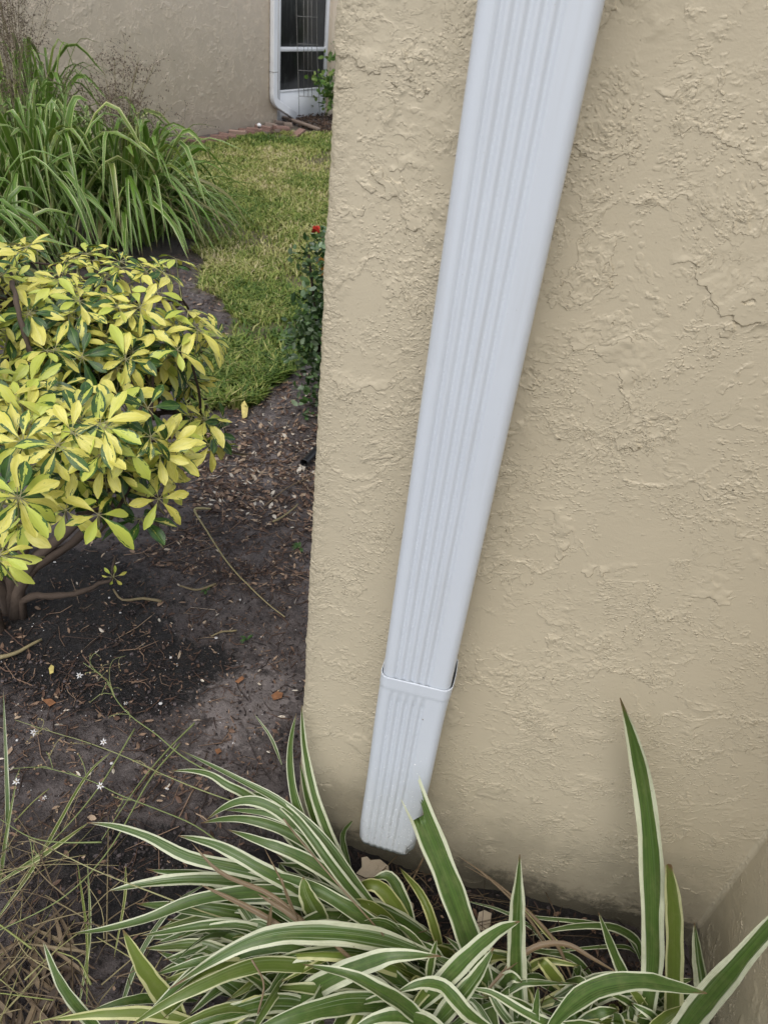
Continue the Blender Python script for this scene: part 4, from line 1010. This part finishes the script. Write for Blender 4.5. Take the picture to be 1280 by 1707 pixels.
# ------------------------------------------------------------------ big striped clumps across the lawn edge
def big_clump(root_px, ncl, hgt, spread, n_, seed, label, k=0., fpan=0, wmin=.024, wmax=.046, bias=(0, 0)):
    spread = spread * .84; g0 = G(*root_px); e = empty("flax_lily", g0, label=label, cat="plant", group="large strappy clumps at the lawn edge")
    r_ = np.random.default_rng(seed); B = MB()
    for i in range(n_):
        a = r_.uniform(0, 2 * np.pi); rr = spread * .35 * math.sqrt(r_.random()); b0 = g0 + [rr * math.cos(a), rr * math.sin(a), 0]
        a2 = a + r_.normal() * 1.2; out = spread * r_.uniform(.15, 1.1); H_ = hgt * r_.uniform(.45, 1.05)
        d = np.array([math.cos(a2) + bias[0], math.sin(a2) + bias[1], 0])
        droop = r_.uniform(.05, .55) * H_
        sw = np.array([-d[1], d[0], 0]) * r_.normal() * out * .35; out = out * r_.choice([.5, 1., 1.35]); droop = droop * r_.choice([.4, 1., 1.3]) * min(1.3, .15 + out / spread)
        pts = [b0, b0 + d * out * .30 + [0, 0, H_ * .55], b0 + d * out * .7 + sw * .4 + [0, 0, H_ * .92], b0 + d * out * 1.1 + sw + [0, 0, H_ * .98 - droop]]
        blade(B, pts, r_.uniform(wmin * .7, wmax * 1.1), rnd=float(r_.random()), twist=r_.normal() * .6, k=k if r_.random() < .7 else r_.uniform(.2, .5), roll=r_.normal() * .4, fold=.22, nseg=12, face='up')
    # low skirt of arching, hanging blades
    for i in range(int(n_ * .8)):
        a = r_.uniform(0, 2 * np.pi); b0 = g0 + [spread * .3 * math.cos(a), spread * .3 * math.sin(a), 0.05]; a2 = a + r_.normal() * .4; d = np.array([math.cos(a2), math.sin(a2), 0]); out = spread * r_.uniform(.5, 1.25); H_ = hgt * r_.uniform(.2, .55)
        pts = [b0, b0 + d * out * .35 + [0, 0, H_], b0 + d * out * .75 + [0, 0, H_ * .85], b0 + d * out + [0, 0, H_ * .2]]
        blade(B, pts, r_.uniform(wmin, wmax) * .8, rnd=float(r_.random()), roll=r_.normal() * .4, fold=.22, nseg=12, face='up', k=0 if r_.random() < .85 else .9)
    B.build("foliage", M_bladefar, e)
    if fpan:
        ST_, BD_ = MB(), MB()
        for i in range(fpan):
            a = r_.uniform(0, 2 * np.pi); d = np.array([math.cos(a), math.sin(a), 0]); H_ = hgt * r_.uniform(1.0, 1.42); out = spread * r_.uniform(.1, .7)
            c = cr([g0 + d * .08, g0 + d * out * .5 + [0, 0, H_ * .7], g0 + d * out + [0, 0, H_]], 16); tube(ST_, c, .0018, 4, .9, cap=False)
            for j in range(r_.integers(9, 16)):
                kx = r_.integers(8, 16); b0 = c[kx]; dd = unit(r_.normal(size=3) * [1, 1, .5] + [0, 0, .45]); L_ = r_.uniform(.05, .15)
                q = cr([b0, b0 + dd * L_ * .5 + [0, 0, .01], b0 + dd * L_], 5); tube(ST_, q, .0009, 3, 1., cap=False)
                for t in range(r_.integers(3, 7)):
                    pp = q[r_.integers(1, 5)] + r_.normal(size=3) * .012; s = r_.uniform(.0018, .0036); BD_.add(np.array(ico) * [s, s, s * 1.6] + pp, icof)
        ST_.build("flower_stalk", M_stalk, e); BD_.build("flower_bud", M_seed, e)['kind'] = 'stuff'
big_clump((60, 420), 1, .90, .62, 190, 501, "tallest strappy green clump at the left edge behind the yellow shrub", fpan=14)
big_clump((215, 400), 1, .76, .66, 230, 502, "broad strappy green clump with arching pale leaves beside the lawn", fpan=24)
big_clump((268, 385), 1, .48, .54, 190, 503, "low strappy clump with whitish leaves drooping over the lawn", fpan=18, wmin=.010, wmax=.022)
big_clump((60, 300), 1, 1.0, .6, 130, 504, "strappy clump with hazy brown flower sprays against the far wall", fpan=34)
big_clump((-60, 520), 1, .85, .5, 120, 505, "dark green strappy clump cut by the left frame edge")

# ------------------------------------------------------------------ variegated shrub
sb = G(20, 1012)
sh = empty("umbrella_shrub", sb, label="yellow and green variegated shrub with whorled leaves on bare branching stems", cat="shrub")
LOBES = [  # polygon px, depth range, count
    ([(0, 410), (110, 412), (210, 432), (285, 425), (312, 470), (318, 520), (355, 560), (325, 605), (290, 635), (240, 640), (120, 660), (0, 660)], 1.72, 2.15, 150),
    ([(0, 640), (90, 640), (180, 635), (270, 680), (300, 740), (285, 790), (265, 830), (200, 835), (150, 820), (60, 790), (0, 790)], 1.38, 1.75, 74),
    ([(310, 680), (372, 690), (372, 750), (330, 760)], 1.80, 1.95, 6),
    ([(0, 545), (200, 555), (300, 560), (300, 630), (200, 660), (0, 655)], 1.66, 1.92, 50),
    ([(290, 600), (335, 600), (340, 660), (280, 660)], 1.85, 2.0, 4),
    ([(-160, 400), (-20, 400), (-20, 800), (-160, 800)], 1.5, 2.1, 60),
    ([(0, 790), (38, 790), (38, 850), (0, 850)], 1.25, 1.32, 3),
    ([(-15, 900), (12, 900), (12, 945), (-15, 945)], 1.35, 1.45, 3),
]
r_ = np.random.default_rng(606)
ros = []
for poly, d0, d1, n_ in LOBES:
    P_ = np.array(poly); c = 0
    while c < n_:
        u, v = r_.uniform(P_[:, 0].min(), P_[:, 0].max()), r_.uniform(P_[:, 1].min(), P_[:, 1].max())
        if not inpoly(np.array([u]), np.array([v]), poly)[0]: continue
        t = (v - P_[:, 1].min()) / (np.ptp(P_[:, 1]) + 1e-6)
        # lobe surface is nearest at its middle and falls away to the top and bottom
        dd = d1 - (d1 - d0) * math.sin(math.pi * min(1, max(0, .15 + .75 * t))) + abs(r_.normal()) * .10
        ros.append((P(u, v, dd), u, v)); c += 1
# extra hand placed ones that make the outline
for u, v, d in ((295, 432, 2.02), (185, 418, 2.05), (45, 412, 2.0), (360, 562, 1.92), (345, 700, 1.86), (350, 742, 1.84), (330, 720, 1.9), (165, 858, 1.42), (265, 832, 1.5), (200, 500, 1.8), (60, 560, 1.75), (210, 580, 1.8), (120, 720, 1.4), (190, 690, 1.45), (20, 700, 1.5), (190, 962, 1.9), (250, 640, 1.8), (6, 925, 1.5), (30, 870, 1.48), (-8, 880, 1.5), (55, 845, 1.46), (5, 820, 1.4), (110, 850, 1.44), (235, 865, 1.55)):
    ros.append((P(u, v, d), u, v))
LV, STM = MB(), MB()
centre = P(60, 640, 1.95)
def leaflet(B, p, d, nrm, L_, w_, k, rnd, droop):
    s = unit(np.cross(d, nrm)); nrm = np.cross(s, d)
    n_ = 7; ss = np.linspace(0, 1, n_); wp = np.array([.08, .30, .62, .90, 1.0, .80, .14])
    c = p + d * (ss * L_)[:, None] - nrm * (droop * L_ * ss ** 2)[:, None]
    us = np.array([-1, -.5, 0, .5, 1.]); V_ = c[:, None] + s * (us[None, :, None] * (wp * w_ / 2)[:, None, None]) + nrm * ((np.abs(us) * .16)[None, :, None] * (wp * w_)[:, None, None])
    q = np.arange(n_ * 5).reshape(n_, 5)
    F_ = [(q[i, j], q[i, j + 1], q[i + 1, j + 1], q[i + 1, j]) for i in range(n_ - 1) for j in range(4)]
    A = np.zeros((n_ * 5, 3)); A[:, 0] = np.tile((us + 1) / 2, n_); A[:, 1] = np.repeat(ss, 5); A[:, 2] = rnd
    B.add(V_.reshape(-1, 3), F_, A, k)
def rosette(c, out, L_, seed, kbase):
    r_ = np.random.default_rng(seed); ax = unit(out); e = unit(np.cross(ax, [.3, .2, 1])); g_ = np.cross(ax, e); n_ = r_.integers(6, 9); a0 = r_.uniform(0, 6)
    for j in range(n_):
        a = a0 + j * 2 * math.pi / n_ + r_.normal() * .12; rad = e * math.cos(a) + g_ * math.sin(a)
        d = unit(rad + ax * r_.uniform(-.25, .25)); l_ = L_ * r_.uniform(.72, 1.12)
        p0 = c + d * .010
        tube(STM, [c, p0 + d * .006], .0009, 3, .8, k=0., cap=False)
        leaflet(LV, p0, d, unit(ax + r_.normal(size=3) * .18), l_, l_ * r_.uniform(.34, .42), float(np.clip(kbase + r_.normal() * .16, 0, 1)), float(r_.random()), r_.uniform(.05, .45))
i = 0
twigs = []
for c, u, v in ros:
    i += 1
    out = unit(c - centre) * .5 + np.array([0, -.25, .75]) + r_.normal(size=3) * .28
    small = v < 500 or r_.random() < .2
    L_ = r_.uniform(.032, .054) if small else r_.uniform(.046, .070)
    far = r_.random()
    kb = r_.uniform(0, .28) if far < .52 else (r_.uniform(.3, .5) if far < .84 else r_.uniform(.7, 1.))
    if u < 0: L_ *= 1.0
    if v > 930: L_ *= .5
    rosette(c, out, L_, 1000 + i, kb)
    pet = c - unit(out + r_.normal(size=3) * .3) * r_.uniform(.06, .11)
    tube(STM, cr([pet, (pet + c) / 2 + r_.normal(size=3) * .006, c], 5), .0015, 4, .7, k=.5, cap=False)
    twigs.append(pet)
# stems between petiole bases: main branches then connecting twigs
BR = MB()
mains = [
    ([(20, 1012), (22, 960), (45, 900), (50, 850), (100, 760)], [2.2, 2.1, 1.98, 1.9, 1.72], .017, .010),
    ([(20, 1012), (50, 940), (90, 905), (150, 850), (210, 790), (250, 740)], [2.18, 2.05, 1.97, 1.85, 1.75, 1.68], .016, .008),
    ([(24, 1000), (60, 945), (110, 915), (150, 875), (200, 830), (230, 780)], [2.16, 2.06, 1.96, 1.86, 1.75, 1.65], .013, .008),
    ([(15, 1000), (5, 940), (20, 880), (30, 800), (35, 680), (60, 560), (30, 500)], [2.2, 2.15, 2.05, 1.97, 1.9, 1.9, 1.86], .014, .008),
    ([(30, 1005), (70, 992), (120, 992), (160, 975), (190, 965)], [2.15, 2.09, 2.03, 1.96, 1.91], .011, .004),
    ([(15, 1012), (-30, 930), (-60, 800), (-80, 650)], [2.2, 2.1, 2.0, 1.9], .016, .008),
    ([(10, 950), (60, 850), (130, 770), (230, 700), (300, 690), (340, 730)], [2.15, 2.05, 2.0, 1.97, 1.94, 1.9], .012, .005),
    ([(230, 700), (290, 640), (320, 560), (300, 480)], [1.97, 1.99, 2.0, 2.02], .008, .004),
    ([(60, 850), (130, 700), (180, 600), (220, 500), (190, 440)], [2.05, 2.05, 2.0, 2.0, 2.03], .011, .004),
    ([(97, 640), (60, 600), (38, 550), (28, 500), (20, 470)], [1.82, 1.72, 1.7, 1.72, 1.78], .0065, .005),
    ([(0, 1060), (-20, 1000), (-60, 960)], [2.2, 2.1, 2.1], .02, .016),
    ([(300, 700), (350, 705)], [1.94, 1.92], .006, .005),
    ([(290, 700), (300, 740), (285, 770)], [1.94, 1.9, 1.86], .008, .005),
]
mp = []
for px, ds, r0, r1 in mains:
    pts = cr([P(u, v, d) for (u, v), d in zip(px, ds)], 16)
    pts = pts + r_.normal(size=pts.shape) * .0025
    if px[0][1] > 990: pts[0] = [pts[0][0], pts[0][1], -.02]
    rad = np.linspace(r0, r1, 16) * (1 + .12 * np.sin(np.arange(16) * 1.9 + r0 * 900)); tube(BR, pts, rad, 9, float(r_.uniform(.35, .8))); mp.append(pts)
AL = np.concatenate([m_ for i_, m_ in enumerate(mp) if i_ != 9])
for t in twigs:
    j = np.argmin(np.linalg.norm(AL - t, axis=1)); a = AL[j]
    if np.linalg.norm(a - t) > .26: continue
    tube(BR, cr([a, (a * .5 + t * .5) + r_.normal(size=3) * .012 - [0, 0, .01], t], 6), np.linspace(.0045, .0028, 6), 5, float(r_.uniform(.3, .8)), cap=False)
LV.build("foliage", M_schef, sh); STM.build("leaf_stalk", M_stalk, sh); BR.build("branch", M_bark, sh)

# ------------------------------------------------------------------ small dark hedge shrub behind the wall corner
hp = G(525, 690)
hd = empty("red_flowered_shrub", hp, label="small glossy dark green shrub with a red flower behind the wall corner", cat="shrub")
B = MB(); r_ = np.random.default_rng(707); pts = []
for i in range(9000):
    x, y, z = r_.uniform(-.88, -.45), r_.uniform(2.5, 2.95), r_.uniform(.02, .80)
    e = .05 * math.sin(z * 14) + .03 * math.sin(z * 37) + .03 * r_.normal()
    if x < -.815 + e + .05 * (z > .7) or (z > .72 + e + .3 * (x + .8)): continue
    pts.append(np.array([x, y, z]))
small_leaves(B, pts, .034, .7, 8); B.build("foliage", M_dark, hd)
B = MB()
for j in range(7):
    a = r_.uniform(0, 6.28); b0 = np.array([-.66 + .12 * math.cos(a), 2.75 + .12 * math.sin(a), -.02]); tube(B, cr([b0, b0 + [.03 * math.cos(a), .03 * math.sin(a), .3], b0 + [.1 * math.cos(a), .1 * math.sin(a), .68]], 8), .005, 5, .3)
B.build("stem", M_bark, hd)
def blossom(name, mat, p, s, seed):
    B = MB(); r_ = np.random.default_rng(seed)
    for j in range(9):
        d = unit(r_.normal(size=3) + [0, -.6, .6]); sd_ = unit(np.cross(d, [0.3, 1, .2])); B.add([p, p + d * s * .6 + sd_ * s * .35, p + d * s, p + d * s * .6 - sd_ * s * .35], [(0, 1, 2, 3)])
    return B.build(name, mat, hd)
blossom("flower", M_red, P(528, 386, 2.86), .024, 1)
blossom("orange_leaf", M_orange, P(537, 438, 2.78), .022, 2)
blossom("orange_leaf", M_orange, P(541, 452, 2.78), .020, 4)

# ------------------------------------------------------------------ single things on the ground
def gz(p): return np.array([p[0], p[1], float(ground_h(p[0], p[1]))])
# black irrigation pipe end
a_, b_ = G(507, 772, .02), G(575, 700, .02)
dp = empty("drain_pipe", a_, label="end of a black plastic pipe lying on soil by the wall corner", cat="pipe")
B = MB(); d_ = unit(b_ - a_); e_ = unit(np.cross(d_, [0, 0, 1])); f_ = np.cross(e_, d_); rings = []
for t in np.concatenate([[0, .006, .012, .05], np.linspace(.1, .9, 8)]):
    an = np.linspace(0, 2 * np.pi, 20, endpoint=False); rr = .0150 + (.0015 if t <= .012 else 0)
    rings.append([a_ + d_ * t * np.linalg.norm(b_ - a_) + e_ * rr * math.cos(x) + f_ * rr * math.sin(x) for x in an])
loft(B, rings, th=.003); B.build("pipe", M_blackpl, dp)
# long dry stalk with a bent head
B = MB(); px = [(475, 1030), (430, 992), (390, 950), (362, 912), (338, 872), (325, 850), (330, 845), (352, 846)]
c = np.array([G(*p, .022) for p in cr(px, 30)]); c[:, 2] += ground_h(c[:, 0], c[:, 1]) * .5
tube(B, c, np.interp(np.linspace(0, 1, 30), [0, .6, .9, 1], [.0016, .003, .005, .003]), 6, .74)
tag(B.build("dry_stalk", M_straw), "long pale dry stalk with a bent head lying on the soil", "dry stalk")
sticks = [([(0, 1098), (30, 1088), (70, 1066)], .006, .62, "thick pale stick at the left edge below the shrub"), ([(300, 850), (330, 800), (365, 790)], .0035, .4, None),
          ([(455, 868), (478, 855), (497, 838)], .0035, .66, "short pale stick near the black pipe"), ([(395, 1052), (370, 1056), (352, 1062)], .003, .6, "short curled bark strip on dark soil in mid ground"),
          ([(270, 1006), (240, 1000), (205, 1003), (190, 985)], .0045, .55, "curled brown leaf strip right of the shrub base"), ([(0, 1100), (60, 1070), (110, 1036)], .0018, .2, None), ([(360, 975), (330, 985), (300, 978)], .004, .55, "pale twisted twig on the soil left of the dry stalk"),
          ([(440, 842), (480, 812), (528, 790)], .003, .35, "dark twig lying before the black pipe")]
for px, rad, rn, lab in sticks:
    if lab is None: continue
    B = MB(); c = np.array([G(*p, .014) for p in cr(px, 10)]); c[:, 2] += ground_h(c[:, 0], c[:, 1]) * .7; tube(B, c, rad * np.linspace(1, .6, 10), 6, rn)
    tag(B.build("stick", M_straw), lab, "stick", "sticks lying on the soil")
# leaves and flakes
def flake(name, px, z, mat, th, label, cat, lean=None, k=None, rnd=.5):
    B = MB(); pts = np.array([G(u, v, z) for u, v in px]); cen = pts.mean(0)
    if lean is not None:
        for q in pts: q[2] += (cen[1] - q[1]) * -lean
    zz0 = float(ground_h(cen[0], cen[1])); pts[:, 2] += zz0; cen = pts.mean(0)
    n_ = len(pts); top = np.vstack([pts, cen + [0, 0, th * .6]]); bot = np.vstack([pts - [0, 0, th], cen - [0, 0, th]])
    f_ = [(j, (j + 1) % n_, n_) for j in range(n_)] + [(n_ + 1 + (j + 1) % n_, n_ + 1 + j, 2 * n_ + 1) for j in range(n_)] + [(j, n_ + 1 + j, n_ + 1 + (j + 1) % n_, (j + 1) % n_) for j in range(n_)]
    B.add(np.vstack([top, bot]), f_, np.tile([0, 0, rnd], (2 * n_ + 2, 1))); return tag(B.build(name, mat, smooth=False), label, cat)
flake("stucco_flake", [(603, 1427), (612, 1426), (618, 1431), (634, 1431), (648, 1441), (649, 1447), (638, 1456), (626, 1463), (618, 1466), (610, 1473), (605, 1464), (595, 1455), (594, 1449), (604, 1440)], .035, M_chip, .004, "large ragged tan stucco flake on soil under the downspout outlet", "stucco flake", lean=.4)
flake("stucco_flake", [(801, 1512), (810, 1509), (822, 1514), (821, 1530), (817, 1538), (803, 1537), (799, 1526)], .03, M_chip, .004, "small squarish tan stucco flake among the straw at the wall foot", "stucco flake", lean=.4)
flake("stucco_flake", [(685, 1490), (692, 1494), (693, 1501), (686, 1500)], .03, M_chip, .003, "tiny pale flake on black soil right of the large flake", "stucco flake", lean=.3)
M_yl = plain("fallen_yellow_leaf", (.60, .50, .17), .5, .3, .12, 60)
M_bl = plain("fallen_brown_leaf", (.28, .13, .06), .6, .3, .2, 60)
flake("fallen_leaf", [(402, 676), (408, 673), (414, 680), (412, 688), (404, 689)], .03, M_yl, .001, "small yellow fallen leaf on the mulch at the lawn edge", "leaf", lean=.5)
flake("fallen_leaf", [(82, 1115), (86, 1109), (91, 1112), (90, 1122), (84, 1125)], .012, M_yl, .001, "small yellow fallen leaf on dark soil near the flower stalks", "leaf")
flake("fallen_leaf", [(452, 1160), (462, 1153), (472, 1156), (470, 1164), (456, 1168)], .012, M_bl, .001, "rust brown fallen leaf on the pale sandy patch", "leaf")
flake("fallen_leaf", [(392, 1140), (404, 1131), (408, 1135), (398, 1143)], .012, M_bl, .001, "curled brown fallen leaf at the top of the sandy patch", "leaf")
flake("fallen_leaf", [(358, 1248), (366, 1246), (370, 1251), (362, 1256)], .012, M_bl, .001, "small tan fallen leaf at the lower end of the sandy patch", "leaf")
flake("fallen_leaf", [(72, 1170), (86, 1168), (95, 1175), (84, 1181)], .012, M_bl, .001, "brown fallen leaf on the dark soil at left", "leaf")
# weed sprouts
for (u, v, n_, s, lab) in ((500, 917, 7, .028, "tiny green weed sprout near the wall edge"), (345, 990, 5, .02, "tiny yellowish sprout on dark soil right of the shrub"), (412, 1072, 5, .022, "thin green sprout above the sandy patch"), (500, 850, 0, 0, None), (545, 1188, 6, .02, None)):
    if lab is None: continue
    g0 = gz(G(u, v)); B = MB(); r_ = np.random.default_rng(int(u))
    for j in range(n_):
        a = r_.uniform(0, 6.28); d = np.array([math.cos(a), math.sin(a), 0]); blade(B, [g0 + [0, 0, .004], g0 + d * s * .5 + [0, 0, s * .6], g0 + d * s + [0, 0, s * .4]], s * .3, face='up', nseg=7, rnd=.1, k=.2)
    tag(B.build("weed_sprout", M_vine), lab, "weed", "weed sprouts")
